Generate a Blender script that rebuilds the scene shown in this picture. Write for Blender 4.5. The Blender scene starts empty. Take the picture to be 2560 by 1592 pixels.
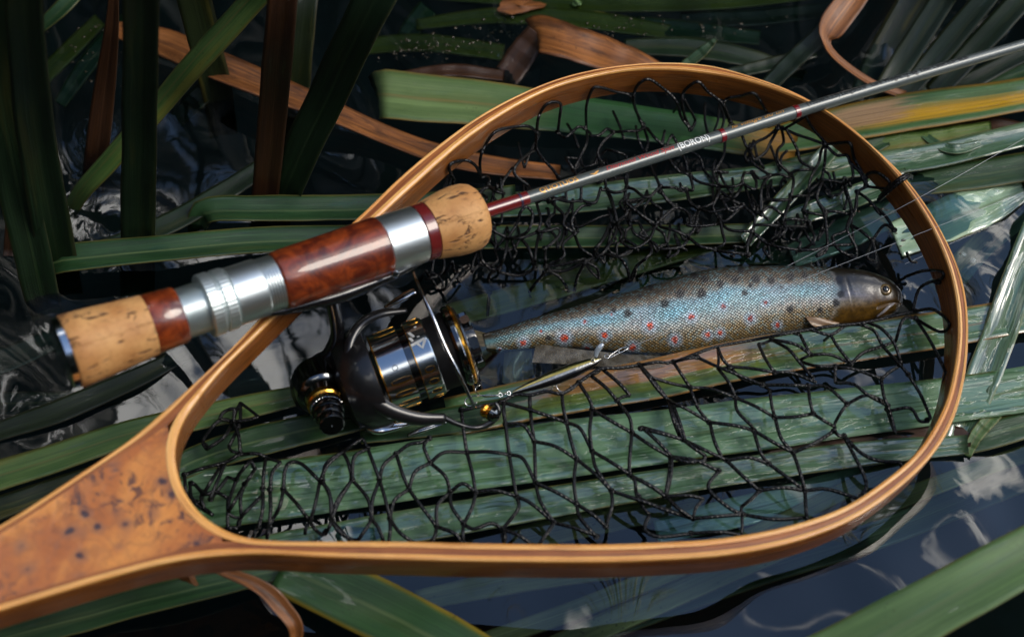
import bpy, math, random
import numpy as np
from mathutils import Vector, noise as mnoise
from mathutils.geometry import tessellate_polygon

random.seed(7)
rng = np.random.default_rng(7)
C = bpy.context.scene.collection
SC = bpy.context.scene

# ------------------------------------------------------------------ camera
TH = math.radians(32.0)          # tilt of the lens away from straight down
DIST = 0.70                      # metres from lens to the water at mid frame
FPX = 2560 * 50.0 / 36.0
FWD = np.array([0.0, math.sin(TH), -math.cos(TH)])
UPV = np.array([0.0, math.cos(TH), math.sin(TH)])
RGT = np.array([1.0, 0.0, 0.0])
CAM = -DIST * FWD
cam_d = bpy.data.cameras.new('camera')
cam_d.lens = 50.0
cam_d.sensor_width = 36.0
cam_d.clip_start = 0.02
cam_d.clip_end = 200.0
cam_d.dof.use_dof = True
cam_d.dof.focus_distance = 0.693
cam_d.dof.aperture_fstop = 6.0
cam = bpy.data.objects.new('camera', cam_d)
C.objects.link(cam)
cam.location = CAM
cam.rotation_euler = (TH, 0, 0)
SC.camera = cam

# ------------------------------------------------------------------ sky, sun, exposure
SUN_EL, SUN_AZ = math.radians(50), math.radians(96)      # azimuth from +Y towards +X
SUN = Vector((math.sin(SUN_AZ) * math.cos(SUN_EL), math.cos(SUN_AZ) * math.cos(SUN_EL), math.sin(SUN_EL)))
world = bpy.data.worlds.new('World')
SC.world = world
world.use_nodes = True
sun_d = bpy.data.lights.new('sun', 'SUN')
sun_d.energy = 1.5
sun_d.angle = math.radians(28)
sun_d.color = (1.0, 0.91, 0.78)
sun = bpy.data.objects.new('sun', sun_d)
C.objects.link(sun)
sun.rotation_euler = SUN.to_track_quat('Z', 'Y').to_euler()
SC.view_settings.view_transform = 'Standard'
SC.view_settings.look = 'None'
SC.view_settings.gamma = 1.0
SC.view_settings.use_curve_mapping = False
SC.view_settings.exposure = 0.45
SKY_STRENGTH = 0.15
CLOUD_SHIFT = (1.0, 17.8, 14.7)


class NT:
    """small helper round a node tree"""
    def __init__(s, tree):
        s.t = tree
    def n(s, kind, ins=None, **props):
        nd = s.t.nodes.new(kind)
        for k, v in props.items():
            setattr(nd, k, v)
        for k, v in (ins or {}).items():
            s.put(nd.inputs[k], v)
        return nd
    def put(s, sock, v):
        if isinstance(v, bpy.types.NodeSocket):
            s.t.links.new(v, sock)
        elif isinstance(v, bpy.types.Node):
            s.t.links.new(v.outputs[0], sock)
        else:
            if isinstance(v, (tuple, list)) and sock.type == 'RGBA' and len(v) == 3:
                v = (*v, 1)
            sock.default_value = v
    def m(s, op, a, b=0.0, c=0.0, clamp=False):
        nd = s.n('ShaderNodeMath', operation=op, use_clamp=clamp)
        s.put(nd.inputs[0], a); s.put(nd.inputs[1], b)
        if len(nd.inputs) > 2: s.put(nd.inputs[2], c)
        return nd.outputs[0]
    def vm(s, op, a, b=(0, 0, 0)):
        nd = s.n('ShaderNodeVectorMath', operation=op)
        s.put(nd.inputs[0], a); s.put(nd.inputs[1], b)
        return nd.outputs['Value' if op in ('DOT_PRODUCT', 'LENGTH') else 'Vector']
    def mix(s, f, a, b, blend='MIX'):
        nd = s.n('ShaderNodeMix', data_type='RGBA', blend_type=blend)
        s.put(nd.inputs[0], f); s.put(nd.inputs[6], a); s.put(nd.inputs[7], b)
        return nd.outputs[2]
    def fmix(s, f, a, b):
        nd = s.n('ShaderNodeMix', data_type='FLOAT')
        s.put(nd.inputs[0], f); s.put(nd.inputs[2], a); s.put(nd.inputs[3], b)
        return nd.outputs[0]
    def noise(s, vec, scale=5.0, detail=3.0, rough=0.5, dist=0.0, col=False):
        nd = s.n('ShaderNodeTexNoise', {'Scale': scale, 'Detail': detail, 'Roughness': rough, 'Distortion': dist})
        if vec is not None: s.put(nd.inputs['Vector'], vec)
        return nd.outputs[1 if col else 0]
    def mul(s, vec, sc):
        nd = s.n('ShaderNodeVectorMath', operation='MULTIPLY')
        s.put(nd.inputs[0], vec); s.put(nd.inputs[1], sc)
        return nd.outputs[0]
    def sm(s, v, lo, hi, a=0.0, b=1.0):
        nd = s.n('ShaderNodeMapRange', {'Value': v, 'From Min': lo, 'From Max': hi, 'To Min': a, 'To Max': b},
                 interpolation_type='SMOOTHSTEP')
        return nd.outputs[0]
    def bump(s, h, strength=0.3, dist=0.001, normal=None):
        nd = s.n('ShaderNodeBump', {'Height': h, 'Strength': strength, 'Distance': dist})
        if normal is not None: s.put(nd.inputs['Normal'], normal)
        return nd.outputs[0]


def build_sky():
    nt = NT(world.node_tree)
    nt.t.nodes.clear()
    co = nt.n('ShaderNodeTexCoord').outputs['Generated']
    sky = nt.n('ShaderNodeTexSky', sky_type='NISHITA', sun_disc=False, sun_elevation=SUN_EL, sun_rotation=SUN_AZ,
               air_density=1.0, dust_density=0.2, ozone_density=1.2)
    sep = nt.n('ShaderNodeSeparateXYZ', {0: co})
    up = nt.m('MAXIMUM', sep.outputs[2], 0.02)
    den = nt.m('ADD', up, 0.25)
    flat = nt.n('ShaderNodeCombineXYZ', {0: nt.m('DIVIDE', sep.outputs[0], den), 1: nt.m('DIVIDE', sep.outputs[1], den), 2: 0.0})
    flat = nt.n('ShaderNodeVectorMath', {0: flat.outputs[0], 1: CLOUD_SHIFT}, operation='ADD')
    f = nt.noise(flat.outputs[0], 2.6, 4.0, 0.5, 0.3)
    mask = nt.sm(f, 0.50, 0.60)
    body = nt.noise(flat.outputs[0], 5.0, 5.0, 0.6)
    d = nt.m('MAXIMUM', nt.vm('DOT_PRODUCT', co, tuple(SUN)), 0.0)
    glow = nt.m('POWER', d, 3.0)
    lum = nt.m('ADD', nt.m('MULTIPLY', nt.sm(body, 0.3, 0.7, 0.6, 1.3), 11.5), nt.m('MULTIPLY', glow, 9.0))
    cloud = nt.mix(1.0, (0.96, 0.98, 1.0), (1, 0.985, 0.955))
    vmc = nt.n('ShaderNodeVectorMath', operation='SCALE')
    nt.put(vmc.inputs[0], cloud); nt.put(vmc.inputs['Scale'], lum)
    colr = nt.mix(mask, sky.outputs[0], vmc.outputs[0])
    bg = nt.n('ShaderNodeBackground', {'Color': colr, 'Strength': SKY_STRENGTH})
    out = nt.n('ShaderNodeOutputWorld')
    nt.t.links.new(bg.outputs[0], out.inputs[0])

build_sky()

# ------------------------------------------------------------------ from photograph to place
def ray(px, py):
    return FWD + RGT * ((px - 1280.0) / FPX) + UPV * ((796.0 - py) / FPX)

def P(px, py, z=0.0):
    r = ray(px, py)
    return CAM + r * ((z - CAM[2]) / r[2])

HOOP_H, HOOP_S = 0.056, 0.10          # the net frame leans: z = H - S x
def PH(px, py, off=0.0):
    r = ray(px, py)
    t = (HOOP_H + off - HOOP_S * CAM[0] - CAM[2]) / (r[2] + HOOP_S * r[0])
    return CAM + r * t

def proj(p):
    d = np.asarray(p, float) - CAM
    w = d @ FWD
    return np.array([1280 + FPX * (d @ RGT) / w, 796 - FPX * (d @ UPV) / w])

def mpp(p):
    """metres per photograph pixel at a point"""
    return float((np.asarray(p, float) - CAM) @ FWD) / FPX

HOOP_N = np.array([HOOP_S, 0, 1.0]); HOOP_N /= np.linalg.norm(HOOP_N)

# ------------------------------------------------------------------ object helpers
def mesh_obj(name, verts, faces, mat=None, parent=None, uvs=None, smooth=True, mats=None, fmat=None, cols=None):
    me = bpy.data.meshes.new(name)
    me.from_pydata([tuple(map(float, v)) for v in verts], [], [tuple(map(int, f)) for f in faces])
    if uvs is not None:
        ul = me.uv_layers.new(name='UVMap')
        idx = np.empty(len(me.loops), dtype=np.int32)
        me.loops.foreach_get('vertex_index', idx)
        ul.data.foreach_set('uv', np.asarray(uvs, dtype=np.float32)[idx].ravel())
    if cols is not None:
        for cn, arr in cols.items():
            a = me.color_attributes.new(name=cn, type='FLOAT_COLOR', domain='POINT')
            arr = np.asarray(arr, dtype=np.float32)
            if arr.shape[1] == 3:
                arr = np.hstack([arr, np.ones((len(arr), 1), np.float32)])
            a.data.foreach_set('color', arr.ravel())
    for m in (mats or ([mat] if mat else [])):
        me.materials.append(m)
    if fmat is not None:
        me.polygons.foreach_set('material_index', np.asarray(fmat, dtype=np.int32))
    me.polygons.foreach_set('use_smooth', np.full(len(me.polygons), smooth))
    me.update()
    o = bpy.data.objects.new(name, me)
    C.objects.link(o)
    if parent: o.parent = parent
    return o

def thing(name, label, cat, group=None):
    o = bpy.data.objects.new(name, None)
    o.empty_display_size = 0.01
    C.objects.link(o)
    tag(o, label, cat, group)
    return o

def tag(o, label, cat, group=None):
    o['label'] = label
    o['category'] = cat
    if group: o['group'] = group
    return o

def catmull(pts, n):
    p = np.asarray(pts, float)
    if len(p) == 2:
        t = np.linspace(0, 1, n)[:, None]
        return p[0] * (1 - t) + p[1] * t
    q = np.vstack([2 * p[0] - p[1], p, 2 * p[-1] - p[-2]])
    seg = np.linalg.norm(np.diff(p[:, :min(3, p.shape[1])], axis=0), axis=1) + 1e-9
    cum = np.concatenate([[0], np.cumsum(seg)])
    out = []
    for s in np.linspace(0, cum[-1], n):
        i = min(int(np.searchsorted(cum, s, 'right')) - 1, len(p) - 2)
        t = (s - cum[i]) / seg[i]
        a, b, c, d = q[i], q[i + 1], q[i + 2], q[i + 3]
        out.append(0.5 * (2 * b + (c - a) * t + (2 * a - 5 * b + 4 * c - d) * t * t + (3 * b - a - 3 * c + d) * t ** 3))
    return np.array(out)

def frames(p):
    t = np.gradient(p, axis=0)
    t /= np.linalg.norm(t, axis=1)[:, None] + 1e-12
    up = np.array([0.0, 0.0, 1.0]) if abs(t[0][2]) < 0.9 else np.array([0.0, 1.0, 0.0])
    ns = []
    n = np.cross(np.cross(t[0], up), t[0])
    for k in range(len(p)):
        n = n - t[k] * (n @ t[k])
        n /= np.linalg.norm(n) + 1e-12
        ns.append(n)
    ns = np.array(ns)
    return t, ns, np.cross(t, ns)

class MB:
    """collects tubes, boxes, lathes and balls into one mesh"""
    def __init__(s):
        s.v, s.f, s.uv, s.mi = [], [], [], []
    def add(s, v, f, uv=None, mi=0):
        b = len(s.v)
        s.v += [tuple(x) for x in v]
        s.f += [tuple(i + b for i in q) for q in f]
        s.uv += [tuple(x) for x in (uv if uv is not None else [(0, 0)] * len(v))]
        s.mi += [mi] * len(f)
    def tube(s, pts, r, seg=8, n=None, cap=True, mi=0, flat=1.0):
        p = catmull(pts, n) if n else np.asarray(pts, float)
        m = len(p)
        rr = np.full(m, r) if np.isscalar(r) else np.interp(np.linspace(0, 1, m), np.linspace(0, 1, len(r)), r)
        t, a, b = frames(p)
        L = np.concatenate([[0], np.cumsum(np.linalg.norm(np.diff(p, axis=0), axis=1))])
        v, uv, f = [], [], []
        for i in range(m):
            for k in range(seg):
                w = 2 * math.pi * k / seg
                v.append(p[i] + rr[i] * (a[i] * math.cos(w) * flat + b[i] * math.sin(w)))
                uv.append((k / seg, L[i]))
        for i in range(m - 1):
            for k in range(seg):
                k2 = (k + 1) % seg
                f.append((i * seg + k, i * seg + k2, (i + 1) * seg + k2, (i + 1) * seg + k))
        if cap:
            f.append(tuple(range(seg))[::-1])
            f.append(tuple((m - 1) * seg + k for k in range(seg)))
        s.add(v, f, uv, mi)
    def ball(s, c, r, seg=8, rings=5, jit=0.0, sc=(1, 1, 1), mi=0):
        v, f = [], []
        for i in range(rings + 1):
            th = math.pi * i / rings
            for k in range(seg):
                w = 2 * math.pi * k / seg
                q = r * (1 + jit * (random.random() - .5))
                v.append((c[0] + sc[0] * q * math.sin(th) * math.cos(w), c[1] + sc[1] * q * math.sin(th) * math.sin(w), c[2] + sc[2] * q * math.cos(th)))
        for i in range(rings):
            for k in range(seg):
                k2 = (k + 1) % seg
                f.append((i * seg + k, (i + 1) * seg + k, (i + 1) * seg + k2, i * seg + k2))
        s.add(v, f, None, mi)
    def lathe(s, prof, o, ax, e1=None, seg=64, mi=0, caps=True, wob=None):
        ax = np.asarray(ax, float); ax = ax / np.linalg.norm(ax)
        if e1 is None:
            e1 = np.cross(ax, [0.123, 0.456, 0.881])
        e1 = np.asarray(e1, float); e1 = e1 - ax * (e1 @ ax); e1 /= np.linalg.norm(e1)
        e2 = np.cross(ax, e1)
        v, f, uv = [], [], []
        L = 0
        for i, (t, r) in enumerate(prof):
            if i: L += math.hypot(t - prof[i - 1][0], r - prof[i - 1][1])
            for k in range(seg):
                w = 2 * math.pi * k / seg
                q = r * (1 + (wob(t, w) if wob else 0))
                v.append(np.asarray(o) + ax * t + q * (e1 * math.cos(w) + e2 * math.sin(w)))
                uv.append((k / seg, L))
        m = len(prof)
        for i in range(m - 1):
            for k in range(seg):
                k2 = (k + 1) % seg
                f.append((i * seg + k, i * seg + k2, (i + 1) * seg + k2, (i + 1) * seg + k))
        if caps:
            f.append(tuple(range(seg))[::-1])
            f.append(tuple((m - 1) * seg + k for k in range(seg)))
        s.add(v, f, uv, mi)
    def box(s, o, ex, ey, ez, mi=0, ch=0.0):
        """box centred at o with half-vectors; ch is a chamfer as a share of the half size"""
        o, ex, ey, ez = (np.asarray(q, float) for q in (o, ex, ey, ez))
        k = 1 - ch
        v = []
        for sz in (-1, 1):
            for (sx, sy) in ((-1, -k), (-k, -1), (k, -1), (1, -k), (1, k), (k, 1), (-k, 1), (-1, k)):
                v.append(o + ex * sx + ey * sy + ez * sz)
        f = [tuple(range(8))[::-1], tuple(range(8, 16))]
        f += [(i, (i + 1) % 8, 8 + (i + 1) % 8, 8 + i) for i in range(8)]
        s.add(v, f, None, mi)
    def build(s, name, mat, parent=None, smooth=True, auto=None):
        mats = mat if isinstance(mat, list) else [mat]
        o = mesh_obj(name, s.v, s.f, parent=parent, uvs=s.uv, smooth=smooth, mats=mats, fmat=s.mi)
        if auto is not None:
            o.data.set_sharp_from_angle(angle=math.radians(auto))
        return o

# ------------------------------------------------------------------ materials
def new_mat(name):
    m = bpy.data.materials.new(name)
    m.use_nodes = True
    nt = NT(m.node_tree)
    b = m.node_tree.nodes['Principled BSDF']
    return m, nt, b

def plain(name, col, rough=0.4, metal=0.0, coat=0.0, coat_r=0.05, bump=None, spec=0.5):
    m, nt, b = new_mat(name)
    nt.put(b.inputs['Base Color'], col)
    b.inputs['Roughness'].default_value = rough
    b.inputs['Metallic'].default_value = metal
    b.inputs['Coat Weight'].default_value = coat
    b.inputs['Coat Roughness'].default_value = coat_r
    b.inputs['Specular IOR Level'].default_value = spec
    pos = nt.n('ShaderNodeTexCoord').outputs['Object']
    sc = bump[0] if bump else 900.0
    h = nt.noise(pos, sc, 3)
    nt.put(b.inputs['Roughness'], nt.sm(h, 0.3, 0.75, rough * 0.93, min(1, rough * 1.08)))
    if bump:
        nt.put(b.inputs['Normal'], nt.bump(h, bump[1], bump[2] if len(bump) > 2 else 0.0005))
    return m

def leaf_mat(name, dark, light, edge=(0.10, 0.09, 0.02), rib=(0.09, 0.13, 0.05), wet=0.5, yellow=0.1, patch=None, edge_w=0.06,
             spots=0.5, sky_sheen=0.0, stain=0.0):
    """reed leaf: fine lengthwise veins, blotches, worn edge, wet and dry patches"""
    dark = (dark[0] * 1.05, dark[1], dark[2] * 0.76); light = (light[0] * 1.05, light[1], light[2] * 0.76)
    m, nt, b = new_mat(name)
    uv = nt.n('ShaderNodeUVMap').outputs[0]
    info = nt.n('ShaderNodeObjectInfo').outputs['Random']
    off = nt.n('ShaderNodeCombineXYZ', {0: nt.m('MULTIPLY', info, 37.0), 1: nt.m('MULTIPLY', info, 91.0), 2: nt.m('MULTIPLY', info, 13.0)}).outputs[0]
    uvo = nt.vm('ADD', uv, off)
    pos = nt.n('ShaderNodeNewGeometry').outputs['Position']
    vein = nt.noise(nt.mul(uvo, (26.0, 9.0, 1)), 1.0, 4, 0.62)
    fine = nt.noise(nt.mul(uvo, (75.0, 14.0, 1)), 1.0, 2, 0.6)
    band = nt.noise(nt.mul(uvo, (7.0, 5.0, 1)), 1.0, 3, 0.5)
    blot = nt.noise(nt.mul(uvo, (2.5, 28.0, 1)), 1.0, 4, 0.6)
    sepx = nt.n('ShaderNodeSeparateXYZ', {0: uv})
    u, v = sepx.outputs[0], sepx.outputs[1]
    au = nt.m('ABSOLUTE', nt.m('SUBTRACT', u, 0.5))
    f1 = nt.m('ADD', nt.m('MULTIPLY', vein, 0.5), nt.m('MULTIPLY', blot, 0.5))
    col = nt.mix(nt.sm(f1, 0.36, 0.66), dark, light)
    col = nt.mix(nt.sm(fine, 0.52, 0.75, 0, 0.55), col, tuple(c * 0.55 for c in dark))
    col = nt.mix(nt.sm(band, 0.55, 0.75, 0, 0.5), col, tuple(min(1, c * 1.5) for c in light))
    ymask = nt.m('MULTIPLY', nt.sm(nt.noise(nt.mul(uvo, (3.0, 11.0, 1)), 1.0, 4, 0.6), 0.52, 0.72), yellow * 2)
    col = nt.mix(ymask, col, (0.16, 0.13, 0.02))
    ribm = nt.m('MULTIPLY', nt.sm(au, 0.05, 0.012), nt.sm(vein, 0.3, 0.6, 0.2, 0.7))
    col = nt.mix(ribm, col, rib)
    em = nt.m('MULTIPLY', nt.sm(nt.m('ADD', au, nt.m('MULTIPLY', nt.m('SUBTRACT', blot, 0.5), 0.10)), 0.5 - edge_w, 0.5), 0.85)
    col = nt.mix(em, col, edge)
    if patch:
        for (v0, v1, u0, u1, pc, soft) in patch:
            jv = nt.m('ADD', v, nt.m('MULTIPLY', nt.m('SUBTRACT', vein, 0.5), 0.05))
            ju = nt.m('ADD', u, nt.m('MULTIPLY', nt.m('SUBTRACT', band, 0.5), 0.28))
            mk = nt.m('MULTIPLY', nt.m('MULTIPLY', nt.sm(jv, v0 - soft, v0 + soft), nt.sm(jv, v1 + soft, v1 - soft)),
                      nt.m('MULTIPLY', nt.sm(ju, u0 - 0.08, u0 + 0.08), nt.sm(ju, u1 + 0.08, u1 - 0.08)))
            pcol = nt.mix(nt.sm(fine, 0.35, 0.7), pc, tuple(c * 0.5 for c in pc))
            col = nt.mix(mk, col, pcol)
    sp = nt.n('ShaderNodeTexVoronoi', {'Vector': pos, 'Scale': 420.0, 'Randomness': 1.0})
    spn = nt.noise(pos, 55.0, 3)
    sm = nt.m('MULTIPLY', nt.sm(sp.outputs['Distance'], 0.26, 0.12), nt.sm(spn, 0.52, 0.66, 0, spots))
    col = nt.mix(sm, col, (0.02, 0.015, 0.006))
    nt.put(b.inputs['Base Color'], col)
    wn = nt.noise(nt.mul(uvo, (4.0, 34.0, 1)), 1.0, 5, 0.62, 0.4)
    if stain:
        st = nt.noise(nt.mul(uvo, (3.0, 32.0, 1)), 1.0, 6, 0.68, 0.8)
        ck = nt.noise(nt.mul(uvo, (34.0, 11.0, 1)), 1.0, 4, 0.7, 0.4)
        col = nt.mix(nt.m('MULTIPLY', nt.sm(st, 0.46, 0.66), stain), col, (0.040, 0.015, 0.006))
        col = nt.mix(nt.m('MULTIPLY', nt.sm(ck, 0.56, 0.64), stain), col, (0.018, 0.008, 0.004))
        nt.put(b.inputs['Base Color'], col)
    if sky_sheen:
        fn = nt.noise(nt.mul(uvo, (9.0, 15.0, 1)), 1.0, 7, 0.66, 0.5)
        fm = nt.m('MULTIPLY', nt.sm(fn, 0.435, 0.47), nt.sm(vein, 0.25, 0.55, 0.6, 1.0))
        col = nt.mix(nt.m('MULTIPLY', fm, sky_sheen), col, (0.115, 0.215, 0.118))  # pale sky sheen of wet leaves painted into the leaf colour
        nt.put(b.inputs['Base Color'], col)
    wm = nt.sm(wn, 0.62 - 0.20 * wet, 0.64 - 0.19 * wet)
    nt.put(b.inputs['Roughness'], nt.fmix(wm, 0.42, 0.30))
    b.inputs['Specular IOR Level'].default_value = 0.45
    nt.put(b.inputs['Coat Weight'], nt.m('MULTIPLY', wm, min(1.0, 0.35 + wet * 0.65)))
    b.inputs['Coat Roughness'].default_value = 0.04
    b.inputs['Coat IOR'].default_value = 2.0 if wet > 0.6 else 1.5
    hb = nt.m('ADD', nt.m('MULTIPLY', vein, 0.6), nt.m('MULTIPLY', fine, 0.4))
    nb = nt.bump(hb, 0.45, 0.0006)
    nt.put(b.inputs['Normal'], nb)
    cb = nt.bump(nt.m('ADD', nt.m('MULTIPLY', wm, 0.6), nt.m('MULTIPLY', nt.noise(nt.mul(uvo, (5.0, 20.0, 1)), 1.0, 2), 1.2)), 0.35, 0.0012)
    nt.put(b.inputs['Coat Normal'], cb)
    b.inputs['Subsurface Weight'].default_value = 0.0
    return m

ORANGE = (0.42, 0.17, 0.035); YEL = (0.52, 0.29, 0.008); TAN = (0.40, 0.24, 0.11)
LM = {
    'deep': leaf_mat('leaf_deep_shaded', (0.0032, 0.0105, 0.0048), (0.0080, 0.0230, 0.0100), wet=0.15, yellow=0.05, rib=(0.018, 0.034, 0.012), edge=(0.022, 0.024, 0.008)),  # green darkened: shade on the upright leaves put into the colour
    'deep2': leaf_mat('leaf_olive_shaded', (0.006, 0.012, 0.0042), (0.014, 0.025, 0.007), wet=0.15, yellow=0.25, rib=(0.02, 0.03, 0.01), edge=(0.03, 0.026, 0.008)),  # olive darkened likewise, shade put into the colour
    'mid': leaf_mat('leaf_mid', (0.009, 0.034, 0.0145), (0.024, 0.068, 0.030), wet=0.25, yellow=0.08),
    'wet': leaf_mat('leaf_wet', (0.010, 0.040, 0.017), (0.028, 0.082, 0.038), wet=0.85, yellow=0.05, sky_sheen=0.4),
    'wide': leaf_mat('leaf_wide', (0.024, 0.078, 0.034), (0.055, 0.135, 0.066), wet=0.75, yellow=0.05, edge_w=0.03, sky_sheen=0.85),
    'pale': leaf_mat('leaf_pale', (0.085, 0.150, 0.070), (0.150, 0.220, 0.110), wet=0.25, yellow=0.12, rib=(0.20, 0.14, 0.05),
                     edge=(0.16, 0.15, 0.05)),
    'lime': leaf_mat('leaf_lime', (0.045, 0.095, 0.022), (0.085, 0.150, 0.035), wet=0.25, yellow=0.35, rib=(0.12, 0.09, 0.02)),
    'bright': leaf_mat('leaf_bright', (0.030, 0.085, 0.025), (0.090, 0.150, 0.050), wet=0.3, yellow=0.30, rib=(0.12, 0.10, 0.03), edge_w=0.1),
    'fresh': leaf_mat('leaf_fresh', (0.060, 0.125, 0.050), (0.095, 0.175, 0.075), wet=0.2, yellow=0.08, edge_w=0.02),
    'brown': leaf_mat('leaf_brown', (0.130, 0.045, 0.014), (0.330, 0.130, 0.045), edge=(0.07, 0.025, 0.008), rib=(0.10, 0.035, 0.012),
                      wet=0.06, yellow=0.0, spots=0.9, stain=0.75),
    'russet': leaf_mat('leaf_russet_shaded', (0.022, 0.009, 0.0045), (0.048, 0.019, 0.0075), edge=(0.04, 0.02, 0.01), rib=(0.07, 0.03, 0.012),
                       wet=0.12, yellow=0.0, stain=0.6),  # brown leaf tone, darkened further to carry shade
    'sunk': leaf_mat('leaf_sunk', (0.10, 0.115, 0.045), (0.26, 0.25, 0.11), edge=(0.14, 0.10, 0.04), rib=(0.1, 0.1, 0.05), wet=0.0, yellow=0.3, spots=0.9),
    'mint': leaf_mat('leaf_mint', (0.22, 0.37, 0.30), (0.32, 0.46, 0.38), wet=0.9, yellow=0.0, edge_w=0.02, spots=0.1),
    'olive': leaf_mat('leaf_olive', (0.085, 0.105, 0.016), (0.150, 0.165, 0.028), wet=0.1, yellow=0.4, spots=0.8),
    'belly': leaf_mat('leaf_belly', (0.032, 0.095, 0.038), (0.085, 0.170, 0.080), wet=0.95, sky_sheen=0.18, yellow=0.08, rib=(0.16, 0.09, 0.01), edge_w=0.08,
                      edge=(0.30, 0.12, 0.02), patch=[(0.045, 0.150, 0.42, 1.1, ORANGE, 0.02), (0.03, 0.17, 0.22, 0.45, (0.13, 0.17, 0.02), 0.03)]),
    'rust': leaf_mat('leaf_rust', (0.030, 0.090, 0.035), (0.070, 0.150, 0.065), wet=0.45, yellow=0.2, edge=(0.25, 0.12, 0.01), edge_w=0.10,
                     patch=[(-0.2, 0.105, 0.38, 0.74, YEL, 0.03), (0.085, 0.128, 0.10, 0.66, TAN, 0.008)]),
    'turn': leaf_mat('leaf_turn', (0.075, 0.135, 0.060), (0.125, 0.195, 0.095), wet=0.4, yellow=0.08, rib=(0.20, 0.14, 0.05), edge=(0.20, 0.13, 0.03),
                     patch=[(0.222, 0.34, -0.1, 1.1, (0.34, 0.17, 0.025), 0.02), (0.11, 0.222, -0.1, 1.1, (0.030, 0.100, 0.030), 0.02)]),
}

# ------------------------------------------------------------------ water and stream bed
def axis_grid(half, step, far):
    a = list(np.arange(-half, half + 1e-9, step))
    x, s = half, step
    ext = []
    while x < far:
        s *= 1.22; x += s; ext.append(x)
    return np.array([-q for q in ext[::-1]] + a + ext)

def build_water():
    xs, ys = axis_grid(0.40, 0.0025, 6.0), axis_grid(0.32, 0.0025, 6.0)
    X, Y = np.meshgrid(xs, ys)
    Z = np.zeros_like(X)
    r = np.random.default_rng(21)
    for k in range(26):
        lam = 0.030 * (5.0 ** r.random())
        ang = r.normal(0.9, 0.75) + (math.pi if r.random() < .5 else 0)
        kx, ky = 2 * math.pi / lam * math.cos(ang), 2 * math.pi / lam * math.sin(ang)
        ph = 1.4 * np.sin(X * r.uniform(6, 16) + r.uniform(0, 6)) + 1.4 * np.sin(Y * r.uniform(6, 16) + r.uniform(0, 6))
        Z += (0.011 + 0.030 * (1 / (1 + np.exp(-(X * 12 - Y * 12 - 1.6))))) * lam / 2.3 / 2 * np.sin(kx * X + ky * Y + ph + r.uniform(0, 6)) * (0.55 + 0.45 * np.sin(X * r.uniform(4, 14) + Y * r.uniform(4, 14) + r.uniform(0, 6)))
    # little rings where stems pierce the surface and where things touch it
    for (px, py, rr, am) in RINGS:
        c = P(px, py)
        D = np.hypot(X - c[0], Y - c[1])
        Z += 0.9 * am * np.exp(-(np.maximum(D - rr, 0) / (0.6 * rr + 0.004)) ** 2) * np.cos(np.maximum(D - rr, -rr) * 2 * math.pi / 0.0065)
    Z *= np.exp(-(np.maximum(np.hypot(X, Y) - 1.2, 0) / 2) ** 2)
    nx, ny = len(xs), len(ys)
    v = np.stack([X, Y, Z], -1).reshape(-1, 3)
    i = np.arange(ny - 1)[:, None] * nx + np.arange(nx - 1)[None, :]
    f = np.stack([i, i + 1, i + nx + 1, i + nx], -1).reshape(-1, 4)
    m = bpy.data.materials.new('water')
    m.use_nodes = True
    nt = NT(m.node_tree); nt.t.nodes.clear()
    pos = nt.n('ShaderNodeNewGeometry').outputs['Position']
    h = nt.noise(pos, 45.0, 2, 0.5, 0.6)
    nrm = nt.bump(h, 0.02, 0.004)
    fr = nt.n('ShaderNodeFresnel', {'IOR': 1.75, 'Normal': nrm})
    gl = nt.n('ShaderNodeBsdfAnisotropic', {'Color': (1, 1, 1, 1), 'Roughness': 0.0, 'Normal': nrm})
    tr = nt.n('ShaderNodeBsdfTransparent', {'Color': (0.60, 0.75, 0.76, 1)})
    mx = nt.n('ShaderNodeMixShader', {0: fr.outputs[0], 1: tr, 2: gl})
    out = nt.n('ShaderNodeOutputMaterial')
    nt.t.links.new(mx.outputs[0], out.inputs[0])
    me = bpy.data.meshes.new('water')
    me.vertices.add(len(v)); me.vertices.foreach_set('co', v.ravel())
    me.loops.add(f.size); me.loops.foreach_set('vertex_index', f.ravel().astype(np.int32))
    me.polygons.add(len(f)); me.polygons.foreach_set('loop_start', np.arange(0, f.size, 4, dtype=np.int32))
    me.polygons.foreach_set('use_smooth', np.ones(len(f), bool))
    me.update(calc_edges=True)
    me.materials.append(m)
    o = bpy.data.objects.new('water', me); C.objects.link(o)
    o['kind'] = 'structure'
    o['label'] = 'dark rippled stream water reflecting sky and reeds'

def build_bed():
    g = np.linspace(-6, 6, 90)
    v, f = [], []
    for y in g:
        for x in g:
            v.append((x, y, -0.20 + 0.05 * mnoise.noise(Vector((x * 1.3, y * 1.3, 0)))))
    n = len(g)
    for j in range(n - 1):
        for i in range(n - 1):
            f.append((j * n + i, j * n + i + 1, (j + 1) * n + i + 1, (j + 1) * n + i))
    m, nt, b = new_mat('mud')
    pos = nt.n('ShaderNodeNewGeometry').outputs['Position']
    nt.put(b.inputs['Base Color'], nt.mix(nt.sm(nt.noise(pos, 30.0, 5), 0.3, 0.7), (0.0025, 0.006, 0.006), (0.005, 0.014, 0.014)))
    b.inputs['Roughness'].default_value = 0.9
    o = mesh_obj('stream_bed', v, f, m)
    o['kind'] = 'structure'
    o['label'] = 'dark muddy stream bed under the water'

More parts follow.
